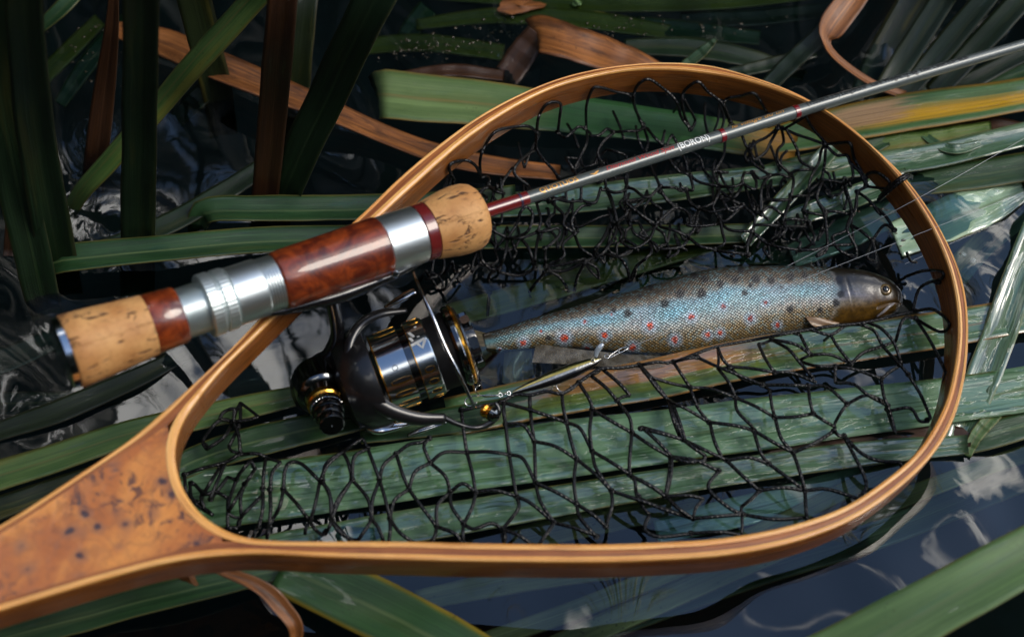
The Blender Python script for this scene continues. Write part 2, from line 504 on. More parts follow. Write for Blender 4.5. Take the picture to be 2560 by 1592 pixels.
# stems in water (photo px, radius m, amplitude m)
RINGS = [(345, 560, .009, .00018), (250, 330, .006, .00016), (180, 500, .006, .00018), (560, 470, .005, .00016), (280, 560, .006, .0002),
         (300, 30, .006, .00018), (530, 220, .005, .00018), (1190, 120, .005, .00018), (1260, 170, .004, .00018), (2100, 150, .006, .00015),
         (700, 520, .006, .0002), (1320, 925, .004, .00022), (2235, 745, .004, .0003), (2140, 640, .005, .0002), (2470, 600, .005, .00015),
         (2420, 640, .003, .0002), (430, 720, .005, .0002), (90, 1040, .006, .0002), (260, 700, .004, .0002), (2180, 1130, .004, .0002), (1130, 1290, .004, .0002)]
build_bed()
build_water()

# tall reeds added out of view: the water mirrors them, they block the sky
def build_sky_block_reeds():
    mb = MB()
    r = random.Random(3)
    v, f, uv = [], [], []
    def blade(x, y, h, w, lean, az):
        b = len(v)
        n = 7
        ph = r.uniform(0, 6)
        dx, dy = math.cos(az), math.sin(az)
        for i in range(n):
            t = i / (n - 1)
            bend = lean * h * t ** 1.8
            cx, cy, cz = x + dx * bend, y + dy * bend, -0.05 + h * t * (1 - 0.12 * lean * t)
            ww = w * (1 - t ** 3 * 0.95) * 0.5
            a = az + math.pi / 2 + 0.5 * math.sin(ph + t)
            for k, s in enumerate((-1, 0, 1)):
                off = 0.18 * w * (1 - abs(s))
                v.append((cx + math.cos(a) * ww * s + dx * off, cy + math.sin(a) * ww * s + dy * off, cz))
                uv.append(((s + 1) / 2, h * t))
        for i in range(n - 1):
            for k in range(2):
                q = b + i * 3 + k
                f.append((q, q + 1, q + 4, q + 3))
    # crest shaped for the light: tall north and west, low east, tall behind the camera
    def crest(az):
        return float(np.interp(az, [-180, -150, -100, -46, -36, -29, -21, -14, -8, 12, 20, 28, 42, 105, 130, 180], [60, 60, 62, 58, 54, 49, 47, 57, 61, 62, 59, 46, 20, 16, 50, 60]))
    for k in range(3000):
        az = r.uniform(-180, 180)
        d = 0.62 + abs(r.gauss(0, .28)) + (0.25 if abs(az) > 100 else 0)
        el = crest(az) * r.uniform(.80, 1.05)
        h = min(2.4, d * math.tan(math.radians(el)))
        if h < .08: continue
        x, y = d * math.sin(math.radians(az)) * 1.15, d * math.cos(math.radians(az)) - 0.02
        blade(x, y, h, r.uniform(.022, .046), r.uniform(.02, .16), r.uniform(0, 6.283))
    o = mesh_obj('sky_block_reeds', v, f, LM['deep'], uvs=uv)
    o['kind'] = 'stuff'
    o['label'] = 'dense ring of tall green reeds added out of view to block the sky'
    o['category'] = 'reeds'
build_sky_block_reeds()

# ------------------------------------------------------------------ reed leaves, each one a thing of its own
def leaf(label, mat, pts, fold=0.10, group=None, twist=0.0, n=46, ragged=0.0, wav=0.05, name='reed_leaf', cat='reed leaf', ribs=0.012, thick=0.0007):
    """pts: (px, py, width px, z) along the midrib, as the photograph shows it lying in its place"""
    pts = [tuple(q) for q in pts]
    first = pts[0]
    for e, q in ((0, 1), (-1, -2)):            # a leaf that leaves the picture runs on to its own tip
        a_, b_ = np.array(pts[e], float), np.array(pts[q], float)
        if a_[0] < 0 or a_[0] > 2560 or a_[1] < 0 or a_[1] > 1592:
            dv = (a_ - b_) / np.hypot(*(a_ - b_)[:2])
            up_ = 1.0 if abs(dv[3]) > 2e-4 else 0.0
            ext = [(a_[0] + dv[0] * k, a_[1] + dv[1] * k, a_[2] * w_, min(.34, a_[3] + dv[3] * k * up_)) for k, w_ in ((170, .85), (330, .5), (430, .06))]
            pts = (ext[::-1] + pts) if e == 0 else (pts + ext)
    n = n + 10
    p = catmull(np.array(pts, float), n)
    d = np.gradient(p[:, :2], axis=0)
    d /= np.linalg.norm(d, axis=1)[:, None] + 1e-9
    K = 9
    seed = random.uniform(0, 100)
    top = np.zeros((n, K, 3)); uvs = []
    L = 0; prev = None
    for i in range(n):
        x, y, w, z = p[i]
        nx, ny = -d[i][1], d[i][0]
        wl = w * (1 + wav * mnoise.noise(Vector((seed, i * 0.22, 0)))) * 0.5
        wr = w * (1 + wav * mnoise.noise(Vector((seed + 9, i * 0.22, 0)))) * 0.5
        if ragged and (i < 3 or i > n - 4):
            k = (i if i < 3 else n - 1 - i)
            wl *= 0.55 + 0.15 * k; wr *= 0.55 + 0.15 * k
        zz = z + 0.0008 * mnoise.noise(Vector((seed, i * .15, 5)))
        c = P(x, y, zz)
        A, B = P(x + nx * wl, y + ny * wl, zz), P(x - nx * wr, y - ny * wr, zz)
        width = np.linalg.norm(A - B)
        if prev is not None: L += np.linalg.norm(c - prev)
        prev = c
        nxt = P(*p[min(i + 1, n - 1)][:2], p[min(i + 1, n - 1)][3]); prv = P(*p[max(i - 1, 0)][:2], p[max(i - 1, 0)][3])
        t = nxt - prv
        nn = np.cross(B - A, t); nn /= np.linalg.norm(nn) + 1e-12
        if nn @ (CAM - c) < 0: nn = -nn
        for k in range(K):
            s = k / (K - 1)
            q = 2 * s - 1
            lift = fold * width * (abs(q) ** 1.35 - 0.45) + ribs * width * math.cos(q * 11.0)
            lift += twist * width * q * math.sin(i / n * 5 + seed)
            top[i, k] = A * (1 - s) + B * s + nn * lift
            uvs.append((s, L))
    i0 = int(np.argmin(np.hypot(p[:, 0] - first[0], p[:, 1] - first[1])))
    v0 = uvs[i0 * K][1]
    uvs = [(a_, b_ - v0) for a_, b_ in uvs]
    ba = top.reshape(-1, 3)
    nn_ = []
    for i in range(n):
        t = top[min(i + 1, n - 1), K // 2] - top[max(i - 1, 0), K // 2]
        q = np.cross(top[i, -1] - top[i, 0], t); q /= np.linalg.norm(q) + 1e-12
        if q @ (CAM - top[i, K // 2]) < 0: q = -q
        nn_ += [q] * K
    bot = ba - np.array(nn_) * thick
    v = np.vstack([ba, bot]); M = n * K
    f = []
    for i in range(n - 1):
        for k in range(K - 1):
            a = i * K + k
            f.append((a, a + 1, a + K + 1, a + K))
            f.append((M + a, M + a + K, M + a + K + 1, M + a + 1))
        a = i * K
        f.append((a, a + K, M + a + K, M + a))
        a = i * K + K - 1
        f.append((a, M + a, M + a + K, a + K))
    for a0 in (0, (n - 1) * K):
        for k in range(K - 1):
            f.append((a0 + k, M + a0 + k, M + a0 + k + 1, a0 + k + 1))
    o = mesh_obj(name, v, f, LM[mat] if isinstance(mat, str) else mat, uvs=uvs + uvs)
    return tag(o, label, cat, group)

G_UP, G_LIE, G_SUNK, G_DEAD = 'upright reed leaves on the left', 'reed leaves lying on the water', 'reed leaves under water', 'dead brown reed leaves'
# --- lying leaves the net rests on
leaf('wide wet leaf running under the lower net from the handle to the right edge', 'wide',
     [(420, 1262, 150, .002), (800, 1212, 148, .003), (1200, 1152, 142, .004), (1700, 1086, 134, .004), (2300, 1010, 116, .004), (2640, 962, 112, .004)], fold=.05, group=G_LIE)
leaf('wet leaf with an orange dried edge lying along the belly of the trout', 'belly',
     [(1120, 1045, 100, .001), (1330, 1000, 100, .002), (1600, 955, 100, .003), (1900, 892, 100, .004), (2330, 828, 92, .005), (2640, 775, 84, .005)], fold=.06, group=G_LIE)
leaf('narrower leaf below the wide one with wet white glints near the lower rim', 'wet',
     [(640, 1385, 80, .001), (860, 1345, 86, .0015), (1300, 1268, 80, .0025), (1760, 1190, 66, .003), (2150, 1135, 62, .003), (2420, 1110, 46, .003)], fold=.07, group=G_LIE)
leaf('dull brown leaf tip crossing the right rim just below the wide leaf', 'russet',
     [(1900, 1150, 40, .0005), (2150, 1098, 56, .001), (2330, 1090, 60, .0015), (2428, 1100, 52, .002)], fold=.06, group=G_DEAD, ragged=1)
leaf('pale leaf with rolled left end passing under the upper left rim', 'turn',
     [(938, 240, 100, -.012), (944, 238, 116, .006), (965, 237, 120, .010), (1120, 252, 116, .009), (1300, 270, 106, .007), (1520, 298, 90, .005), (1760, 332, 82, .004), (1990, 372, 72, .003)],
     fold=.04, group=G_LIE)
leaf('green leaf with a yellow stripe and torn tan end right of the rim', 'rust',
     [(2640, 225, 76, .010), (2500, 247, 84, .009), (2300, 277, 92, .008), (2140, 305, 92, .006), (2010, 335, 82, .004), (1900, 360, 60, .002)], fold=.05, group=G_LIE)
leaf('folded leaf lying level with the upper edge of the rod seat', 'mid',
     [(492, 582, 40, -.004), (500, 548, 58, .004), (530, 526, 62, .010), (700, 524, 64, .010), (900, 521, 62, .008), (1100, 512, 58, .006), (1290, 492, 54, .004)], fold=.16, group=G_LIE)
leaf('long leaf with bent left tip running behind the wooden seat', 'mid',
     [(100, 712, 30, -.006), (112, 672, 56, .004), (150, 650, 70, .012), (400, 624, 64, .013), (650, 603, 64, .011), (1000, 596, 62, .007), (1350, 594, 56, .005), (1700, 590, 50, .004), (1885, 584, 46, .003)],
     fold=.14, group=G_LIE)
leaf('long leaf crossing the upper net above the trout to the right edge', 'wet',
     [(1210, 520, 56, .002), (1450, 500, 66, .003), (1650, 476, 66, .004), (1900, 445, 56, .004), (2100, 420, 56, .005), (2330, 392, 62, .006), (2640, 318, 56, .008)], fold=.12, group=G_LIE)
leaf('short leaf lying diagonally across the upper net', 'wet',
     [(1862, 604, 36, .007), (1960, 500, 44, .009), (2060, 392, 44, .010), (2110, 345, 30, .010)], fold=.16, group=G_LIE)
leaf('light leaf at the upper right inside the rim beside the net knot', 'wet',
     [(1960, 552, 40, .003), (2080, 512, 54, .005), (2190, 472, 54, .006), (2270, 440, 40, .006)], fold=.1, group=G_LIE)
leaf('green leaf with yellow specks just below the yellow striped leaf', 'lime',
     [(2080, 412, 50, .002), (2220, 372, 70, .004), (2360, 348, 60, .004), (2480, 322, 40, .004)], fold=.05, group=G_LIE)
leaf('second leaf under the diagonal one inside the upper right net', 'mid',
     [(1800, 470, 40, .001), (1960, 430, 56, .003), (2120, 390, 54, .004), (2220, 350, 30, .004)], fold=.1, group=G_LIE)
leaf('dark leaf right of the rim below the shiny long leaf', 'mid',
     [(2240, 474, 40, .001), (2340, 452, 66, .002), (2480, 432, 72, .003), (2640, 404, 72, .003)], fold=.05, group=G_LIE)
leaf('slanting leaf standing at the right edge beside the net frame', 'wet',
     [(2385, 1120, 60, .001), (2440, 985, 84, .003), (2500, 830, 86, .006), (2560, 660, 84, .010), (2610, 520, 70, .014)], fold=.12, group=G_LIE)
leaf('dark finely lined leaf at the right edge below the wide leaf', 'mid',
     [(2370, 1122, 40, .0005), (2450, 1095, 66, .001), (2640, 1040, 66, .002)], fold=.05, group=G_LIE)
leaf('short green leaf tip poking out past the lower right rim', 'bright',
     [(2418, 1140, 20, .001), (2440, 1090, 34, .003), (2490, 1030, 40, .004)], fold=.1, group=G_LIE)
leaf('large fresh green leaf across the lower right corner', 'fresh',
     [(1930, 1720, 150, .030), (2200, 1590, 160, .045), (2420, 1470, 148, .055), (2660, 1340, 140, .060)], fold=.10, group=G_LIE)
leaf('broad dark leaf with a yellow edge at the bottom of the picture', leaf_mat('leaf_broad', (0.018, 0.055, 0.022), (0.030, 0.085, 0.034), edge=(0.22, 0.15, 0.01), wet=.15, yellow=.03, edge_w=.10),
     [(700, 1415, 130, .012), (860, 1485, 150, .016), (1050, 1575, 150, .020), (1250, 1690, 140, .022)], fold=.05, group=G_LIE)
leaf('green leaf under the wooden handle at the lower left', 'mid',
     [(-60, 1610, 70, .004), (150, 1556, 76, .006), (400, 1490, 70, .007), (640, 1436, 60, .006), (760, 1410, 40, .004)], fold=.10, group=G_LIE)
leaf('yellow green leaf running from the left edge beneath the burl handle', 'bright',
     [(-60, 1205, 74, .008), (120, 1150, 72, .009), (330, 1082, 66, .008), (560, 1030, 60, .005), (760, 985, 50, .003)], fold=.06, group=G_LIE)
leaf('dark narrow leaf below the yellow green one at the left edge', 'deep2',
     [(-60, 1290, 60, .004), (120, 1225, 50, .004), (300, 1160, 34, .003)], fold=.06, group=G_LIE)
leaf('dark leaf inside the hoop at its handle end', 'mid',
     [(420, 1180, 60, .002), (560, 1125, 76, .003), (760, 1075, 72, .003), (960, 1030, 60, .002)], fold=.06, group=G_LIE)
leaf('dim leaf behind the reel bottom between reel and wide leaf', 'mid',
     [(900, 1085, 50, .001), (1200, 1040, 70, .0015), (1450, 995, 60, .001)], fold=.05, group=G_LIE)
# --- upright leaves, top left
leaf('tall dark upright leaf nearest the left edge', 'deep', [(-40, -60, 96, .17), (-10, 160, 100, .12), (30, 400, 100, .07), (95, 700, 92, .01), (120, 790, 80, -.02)], fold=.1, group=G_UP)
leaf('second tall dark upright leaf from the left edge', 'deep', [(55, -70, 96, .20), (66, 100, 96, .16), (92, 350, 100, .09), (140, 620, 96, .02), (165, 740, 86, -.02)], fold=.1, group=G_UP)
leaf('thick upright leaf with a paler lower part left of the light diagonal leaf', 'deep', [(352, -80, 90, .19), (352, 120, 90, .14), (348, 380, 88, .07), (345, 620, 88, .004), (345, 740, 84, -.03)], fold=.12, group=G_UP)
leaf('light green diagonal leaf crossing behind the thick upright leaf', 'bright', [(690, -70, 62, .12), (600, 30, 62, .10), (480, 160, 60, .075), (390, 268, 56, .05), (280, 390, 52, .03), (200, 480, 46, .012), (160, 560, 34, -.012)],
     fold=-.16, group=G_UP)
leaf('wide dark diagonal leaf left of the pale rolled leaf', 'deep', [(980, -80, 100, .13), (905, 60, 100, .11), (810, 260, 96, .06), (735, 420, 90, .025), (680, 560, 84, -.015)], fold=.08, group=G_UP)
leaf('dull brown upright leaf crossing the orange one', 'russet', [(712, -80, 74, .15), (700, 80, 76, .12), (682, 280, 74, .06), (662, 500, 66, .002), (655, 580, 60, -.03)], fold=.08, group=G_UP)
leaf('thin brown upright leaf just left of the thick upright one', 'russet', [(286, -60, 22, .10), (280, 60, 34, .08), (262, 220, 54, .045), (240, 400, 60, .01), (232, 480, 56, -.03)], fold=.08, group=G_UP)
leaf('olive upright leaf behind the light diagonal leaf', 'deep2', [(470, -60, 86, .08), (500, 60, 84, .05), (540, 220, 78, .01), (560, 340, 70, -.03)], fold=.06, group=G_UP)
leaf('dim olive upright leaf right of the brown one', 'deep2', [(770, -60, 60, .05), (752, 100, 66, .03), (740, 240, 66, .004), (730, 380, 60, -.02)], fold=.06, group=G_UP)
leaf('orange brown dead leaf slanting behind the upright leaves', 'brown',
     [(270, 70, 34, .012), (330, 84, 52, .014), (420, 112, 72, .016), (560, 172, 72, .018), (720, 236, 64, .016), (860, 292, 50, .012), (990, 348, 46, .008), (1120, 392, 50, .006), (1260, 418, 46, .004), (1400, 432, 38, .002)],
     fold=.07, group=G_DEAD)
leaf('short green blade in the top left corner', 'mid', [(205, -30, 36, .02), (150, 25, 38, .018), (92, 78, 26, .01), (60, 120, 14, .002)], fold=.1, group=G_UP)
leaf('brown drowned leaf in the top left water', 'olive', [(250, 50, 36, -.004), (190, 110, 44, -.003), (120, 180, 44, -.006), (60, 240, 36, -.012)], fold=.04, group=G_SUNK)
leaf('green drowned leaf in the top left water', 'mid', [(320, 50, 40, -.006), (250, 120, 46, -.003), (190, 200, 40, -.006), (150, 260, 30, -.01)], fold=.04, group=G_SUNK)
leaf('dark green leaf bending under the water below the light diagonal', 'deep', [(560, 180, 40, .004), (500, 240, 50, .001), (440, 300, 44, -.008)], fold=.06, group=G_UP)
# --- top middle and top right
leaf('folded brown dead leaf above the top of the rim', 'brown',
     [(1332, 92, 92, .006), (1350, 88, 96, .012), (1400, 100, 88, .014), (1500, 132, 84, .010), (1600, 168, 70, .006), (1680, 205, 50, .003)], fold=.06, group=G_DEAD)
leaf('dark brown lower limb of the folded dead leaf', 'russet', [(1345, 84, 60, .010), (1310, 130, 70, .004), (1268, 190, 66, -.001), (1220, 250, 56, -.008)], fold=.06, group=G_DEAD)
leaf('twisted orange brown dead leaf at the top right', 'brown',
     [(2160, -40, 60, .030), (2110, 30, 62, .028), (2076, 76, 56, .024), (2066, 104, 24, .020), (2084, 138, 26, .018), (2140, 184, 24, .014), (2200, 218, 20, .010), (2262, 240, 22, .006)], fold=.2, group=G_DEAD, twist=.25)
TOPR = [('long dark leaf slanting at the top right, first from the dead leaf', 'deep', [(2160, 300, 44, .000), (2260, 150, 60, .012), (2350, 10, 60, .03), (2400, -60, 50, .04)]),
        ('long dark leaf slanting at the top right, second from the dead leaf', 'deep', [(2230, 270, 40, .001), (2350, 130, 58, .016), (2460, 0, 56, .034), (2510, -60, 50, .04)]),
        ('long dark leaf slanting at the top right, nearest the corner', 'deep', [(2330, 240, 50, .001), (2450, 110, 60, .015), (2580, -30, 60, .03)]),
        ('broad olive leaf under the slanting leaves of the top right', 'deep2', [(2120, 320, 60, -.006), (2200, 160, 84, -.002), (2290, 0, 84, .010), (2330, -60, 70, .02)]),
        ('dark leaf rising from the water just above the rim at the top', 'deep', [(1920, 215, 40, .001), (1985, 150, 46, .010), (2060, 80, 44, .018), (2120, 10, 36, .024)]),
        ('narrow dark leaf lying level above the right end of the rim top', 'deep', [(1820, 186, 26, .003), (1930, 160, 32, .004), (2040, 130, 26, .003)]),
        ('short bright leaf tip above the top of the rim', 'mid', [(1710, 165, 24, .002), (1755, 130, 26, .006), (1790, 98, 8, .010)]),
        ('dark green leaf tip at the right edge above the yellow leaf', 'mid', [(2450, 215, 30, .001), (2540, 185, 46, .004), (2650, 150, 46, .008)]),
        ('dark brown leaf under the yellow striped leaf at the right', 'russet', [(2330, 318, 30, .001), (2440, 306, 40, .002), (2580, 330, 34, .002)]),
        ('curled green leaf scrap between the right hand leaves', 'wet', [(2300, 330, 16, .003), (2350, 364, 22, .006), (2400, 372, 24, .008), (2470, 352, 14, .006)])]
for lb, mt, pts in TOPR: leaf(lb, mt, pts, fold=.08, group='dark reed leaves at the upper right')
TOPM = [('drowned leaf floating level along the top, slime covered', 'olive', [(1040, 62, 26, -.004), (1240, 40, 40, -.002), (1480, 52, 46, -.001), (1700, 84, 34, -.004), (1880, 92, 26, -.008)]),
        ('dark drowned leaf along the very top edge', 'olive', [(1240, -6, 34, -.003), (1500, 10, 40, -.002), (1800, 6, 36, -.004), (2060, -20, 30, -.006)]),
        ('dim drowned leaf below the slime covered one', 'olive', [(880, 118, 40, -.006), (1060, 108, 44, -.004), (1260, 132, 40, -.006)]),
        ('drowned green leaf near the top centre', 'mid', [(1590, 62, 40, -.005), (1740, 78, 44, -.003), (1900, 96, 34, -.008)]),
        ('dark drowned leaf right of the top centre', 'deep', [(1700, 50, 36, -.006), (1900, 44, 40, -.004), (2090, 22, 36, -.008)]),
        ('short submerged leaf right of the wide diagonal leaf', 'mid', [(1070, 20, 50, -.004), (1030, 70, 48, -.006), (1000, 120, 40, -.012)])]
for lb, mt, pts in TOPM: leaf(lb, mt, pts, fold=.05, group=G_SUNK)
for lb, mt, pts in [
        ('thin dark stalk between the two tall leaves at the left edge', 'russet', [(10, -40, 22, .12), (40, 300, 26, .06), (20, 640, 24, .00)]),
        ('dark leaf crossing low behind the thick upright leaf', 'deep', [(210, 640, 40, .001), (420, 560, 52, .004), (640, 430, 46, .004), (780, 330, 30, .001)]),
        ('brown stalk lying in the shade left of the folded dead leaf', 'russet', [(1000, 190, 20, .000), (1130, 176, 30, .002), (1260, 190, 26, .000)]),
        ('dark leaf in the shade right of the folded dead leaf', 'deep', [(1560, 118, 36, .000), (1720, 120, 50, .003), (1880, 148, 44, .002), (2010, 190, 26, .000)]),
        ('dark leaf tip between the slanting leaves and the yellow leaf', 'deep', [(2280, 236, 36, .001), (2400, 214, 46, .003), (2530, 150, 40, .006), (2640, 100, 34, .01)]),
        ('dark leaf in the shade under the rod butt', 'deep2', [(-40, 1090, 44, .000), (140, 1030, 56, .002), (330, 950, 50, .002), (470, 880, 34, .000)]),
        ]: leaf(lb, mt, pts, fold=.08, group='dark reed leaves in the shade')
# --- submerged leaves
SUNK = [('yellow green leaf under water above the tail of the trout', 'olive', [(1120, 790, 60, -.006), (1300, 742, 62, -.005), (1480, 690, 58, -.004), (1720, 622, 50, -.004), (1900, 575, 40, -.006)]),
        ('pale mint leaf lying awash right of the rim', 'mint', [(2240, 600, 90, .0005), (2380, 545, 110, .0012), (2480, 508, 96, .001), (2560, 474, 50, -.001)]),
        ('mint leaf patch under water inside the right of the hoop', 'mint', [(1980, 640, 60, -.012), (2100, 590, 80, -.010), (2240, 530, 70, -.010)]),
        ('long drowned brown green leaf below the hoop', 'sunk', [(1160, 1620, 44, -.006), (1500, 1500, 50, -.004), (1900, 1330, 46, -.004), (2250, 1160, 44, -.004), (2640, 1000, 44, -.004)]),
        ('second drowned leaf below the hoop, parallel to the first', 'sunk', [(1300, 1660, 60, -.008), (1650, 1500, 66, -.007), (2050, 1330, 54, -.006), (2400, 1190, 46, -.006), (2640, 1110, 46, -.006)]),
        ('drowned leaf just outside the lower rim', 'sunk', [(1040, 1500, 50, -.016), (1400, 1430, 70, -.016), (1750, 1380, 60, -.018), (2150, 1250, 50, -.018)]),
        ('bluish drowned leaf under the open water at the lower right', 'mid', [(1500, 1570, 70, -.04), (1850, 1440, 80, -.04), (2200, 1330, 80, -.04), (2600, 1170, 80, -.04)]),
        ('drowned leaf slanting out of sight under the right edge', 'sunk', [(2330, 720, 40, -.012), (2430, 620, 44, -.012), (2600, 440, 44, -.012)]),
        ('second drowned leaf slanting under the right edge', 'mint', [(2400, 700, 36, -.02), (2480, 610, 36, -.02), (2620, 500, 36, -.02)]),
        ('green drowned leaf seen through the net near the lower rim', 'mint', [(1640, 1330, 60, -.014), (1800, 1290, 76, -.012), (2000, 1240, 76, -.012), (2160, 1190, 60, -.012)]),
        ('drowned dark leaf seen through the net by the bottom rim', 'sunk', [(1280, 1350, 60, -.02), (1500, 1300, 70, -.02), (1750, 1250, 60, -.02)]),
        ('dim drowned leaf below the upper net', 'mid', [(1300, 650, 50, -.012), (1600, 640, 60, -.010), (1950, 630, 60, -.012)]),
        ('drowned leaf under the back of the trout', 'mid', [(1450, 800, 60, -.02), (1700, 660, 70, -.016), (2000, 640, 60, -.016)]),
        ('drowned leaf beneath the reel', 'deep', [(560, 960, 80, -.01), (860, 930, 90, -.012), (1250, 905, 80, -.012)]),
        ('dim drowned leaf in the lower left water', 'deep2', [(-40, 1010, 60, -.012), (200, 1000, 50, -.012), (420, 960, 40, -.015)]),
        ('dark leaf lying in the water left of the rod butt', 'deep', [(-60, 920, 70, -.004), (60, 880, 60, -.006), (220, 800, 50, -.01)])]
for lb, mt, pts in SUNK: leaf(lb, mt, pts, fold=.04, group=G_SUNK)

# ------------------------------------------------------------------ landing net
def wood(name, c1, c2, dark, rough=0.30, coat=0.75, ring=26.0, grain=1.0):
    """varnished wood, grain along the uv length"""
    m, nt, b = new_mat(name)
    uv = nt.n('ShaderNodeUVMap').outputs[0]
    a = nt.noise(nt.mul(uv, (900.0, 14.0, 1)), 1.0, 4, 0.6, 0.2)
    l = nt.noise(nt.mul(uv, (2600.0, 46.0, 1)), 1.0, 3, 0.6)
    w = nt.noise(nt.mul(uv, (120.0, 9.0, 1)), 1.0, 3, 0.5)
    col = nt.mix(nt.sm(a, 0.36, 0.64), c1, c2)
    col = nt.mix(nt.m('MULTIPLY', nt.sm(l, 0.50, 0.68), 0.8 * grain), col, dark)
    col = nt.mix(nt.sm(w, 0.55, 0.8, 0, 0.45), col, dark)
    nt.put(b.inputs['Base Color'], col)
    nt.put(b.inputs['Roughness'], nt.sm(w, 0.3, 0.7, rough * 0.8, rough * 1.4))
    b.inputs['Coat Weight'].default_value = coat
    b.inputs['Coat Roughness'].default_value = 0.12
    h = nt.m('ADD', nt.m('MULTIPLY', a, 0.5), l)
    nt.put(b.inputs['Normal'], nt.bump(h, 0.35, 0.0004))
    nt.put(b.inputs['Coat Normal'], nt.bump(nt.noise(nt.mul(uv, (300.0, 60.0, 1)), 1.0, 3), 0.2, 0.0006))
    return m

W_LIGHT = wood('maple_strip', (0.72, 0.30, 0.065), (0.86, 0.47, 0.14), (0.36, 0.11, 0.022), grain=0.95, coat=0.35)
W_DARK = wood('rosewood_strip', (0.22, 0.062, 0.014), (0.38, 0.130, 0.035), (0.080, 0.020, 0.007), coat=0.0)
W_SIDE = wood('brown_side', (0.17, 0.050, 0.008), (0.32, 0.105, 0.017), (0.040, 0.014, 0.005), grain=1.0, coat=0.4)  # side faces take a darker brown than the tops

def burl_mat():
    m, nt, b = new_mat('burl')
    co = nt.n('ShaderNodeTexCoord').outputs['Object']
    wv = nt.noise(co, 34.0, 4, 0.6, 0.8, col=True)
    cw = nt.vm('ADD', co, nt.mul(wv, (0.010, 0.010, 0.010)))
    big = nt.noise(cw, 26.0, 5, 0.62, 1.2)
    col = nt.mix(nt.sm(big, 0.34, 0.66), (0.66, 0.255, 0.045), (0.40, 0.115, 0.018))
    sw = nt.noise(cw, 120.0, 6, 0.68, 1.4)
    patch = nt.sm(nt.noise(co, 24.0, 3, 0.5), 0.52, 0.66)
    col = nt.mix(nt.m('MULTIPLY', nt.sm(sw, 0.47, 0.60), nt.m('ADD', nt.m('MULTIPLY', patch, 0.80), 0.20)), col, (0.085, 0.030, 0.018))
    v1 = nt.n('ShaderNodeTexVoronoi', {'Vector': cw, 'Scale': 105.0, 'Randomness': 1.0})
    keep = nt.sm(nt.noise(co, 34.0, 2), 0.42, 0.50)
    ring = nt.m('MULTIPLY', nt.sm(v1.outputs['Distance'], 0.52, 0.15), keep)
    col = nt.mix(nt.m('MULTIPLY', ring, 0.6), col, (0.20, 0.085, 0.045))
    eye = nt.m('MULTIPLY', nt.sm(v1.outputs['Distance'], 0.24, 0.12), keep)
    col = nt.mix(eye, col, (0.045, 0.018, 0.020))
    fl = nt.noise(cw, 330.0, 3, 0.6)
    col = nt.mix(nt.sm(fl, 0.56, 0.74, 0, 0.35), col, (0.20, 0.07, 0.02))
    nt.put(b.inputs['Base Color'], col)
    b.inputs['Roughness'].default_value = 0.34
    b.inputs['Coat Weight'].default_value = 0.45
    nt.put(b.inputs['Coat Roughness'], nt.sm(nt.noise(co, 60.0, 3), 0.4, 0.6, 0.06, 0.25))
    nt.put(b.inputs['Coat Normal'], nt.bump(nt.noise(co, 140.0, 4), 0.35, 0.0012))
    return m
BURL = burl_mat()

O_PX = [(-330, 1452), (-120, 1366), (0, 1310), (198, 1182), (337, 1087), (440, 997), (476, 964), (575, 871), (631, 812), (760, 672), (869, 565), (919, 520), (998, 442),
        (1102, 356), (1197, 288), (1296, 235), (1395, 195), (1494, 171), (1594, 158), (1673, 155), (1760, 160), (1822, 173), (1937, 210), (2029, 252),
        (2116, 310), (2195, 377), (2255, 433), (2306, 497), (2350, 566), (2392, 651), (2414, 722), (2423, 802), (2420, 897), (2406, 984),
        (2376, 1071), (2316, 1157), (2235, 1229), (2156, 1284), (2076, 1323), (1957, 1361), (1798, 1388), (1600, 1400), (1475, 1403), (1197, 1401),
        (998, 1396), (800, 1390), (700, 1384), (595, 1383), (437, 1401), (278, 1440), (91, 1496), (-120, 1560), (-330, 1618)]
I_PX = [(500, 990), (460, 1044), (440, 1095), (436, 1143), (447, 1198), (476, 1254), (528, 1305), (595, 1338), (675, 1349), (794, 1351), (960, 1351),
        (1038, 1352), (1276, 1357), (1514, 1358), (1673, 1352), (1798, 1344), (1957, 1316), (2106, 1268), (2205, 1204), (2285, 1139), (2338, 1062),
        (2370, 990), (2390, 897), (2396, 817), (2389, 738), (2372, 667), (2336, 579), (2300, 518), (2262, 462), (2203, 395), (2136, 331), (2056, 275), (1957, 229),
        (1838, 193), (1719, 175), (1673, 172), (1600, 172), (1554, 177), (1455, 197), (1356, 230), (1256, 285), (1157, 353), (1054, 444),
        (959, 531), (860, 625), (760, 720), (671, 808), (619, 860), (571, 906), (535, 945)]

def densify(px, n, closed=False):
    q = np.array(px, float)
    if closed:
        q = np.vstack([q[-1], q, q[0], q[1]])
        r = catmull(q, n * 2)
        d = np.linalg.norm(r - np.array(px[0], float), axis=1)
        i0 = int(np.argmin(d[:len(r) // 3])); 
        i1 = len(r) // 2 + int(np.argmin(d[len(r) // 2:]))
        r = r[i0:i1]
        return r[np.linspace(0, len(r) - 1, n).astype(int)]
    return catmull(q, n)

O2 = densify(O_PX, 320)
I2 = densify(I_PX, 300, True)
O3 = np.array([PH(*q) for q in O2])
I3 = np.array([PH(*q) for q in I2])

def smooth_arr(a, k=7, closed=False):
    if closed:
        e = np.concatenate([a[-k:], a, a[:k]])
    else:
        e = np.concatenate([np.repeat(a[:1], k, 0), a, np.repeat(a[-1:], k, 0)])
    w = np.hanning(2 * k + 1); w /= w.sum()
    if a.ndim == 1:
        return np.convolve(e, w, 'valid')
    return np.stack([np.convolve(e[:, j], w, 'valid') for j in range(a.shape[1])], 1)

O3 = smooth_arr(O3, 4); I3 = smooth_arr(I3, 5, True)

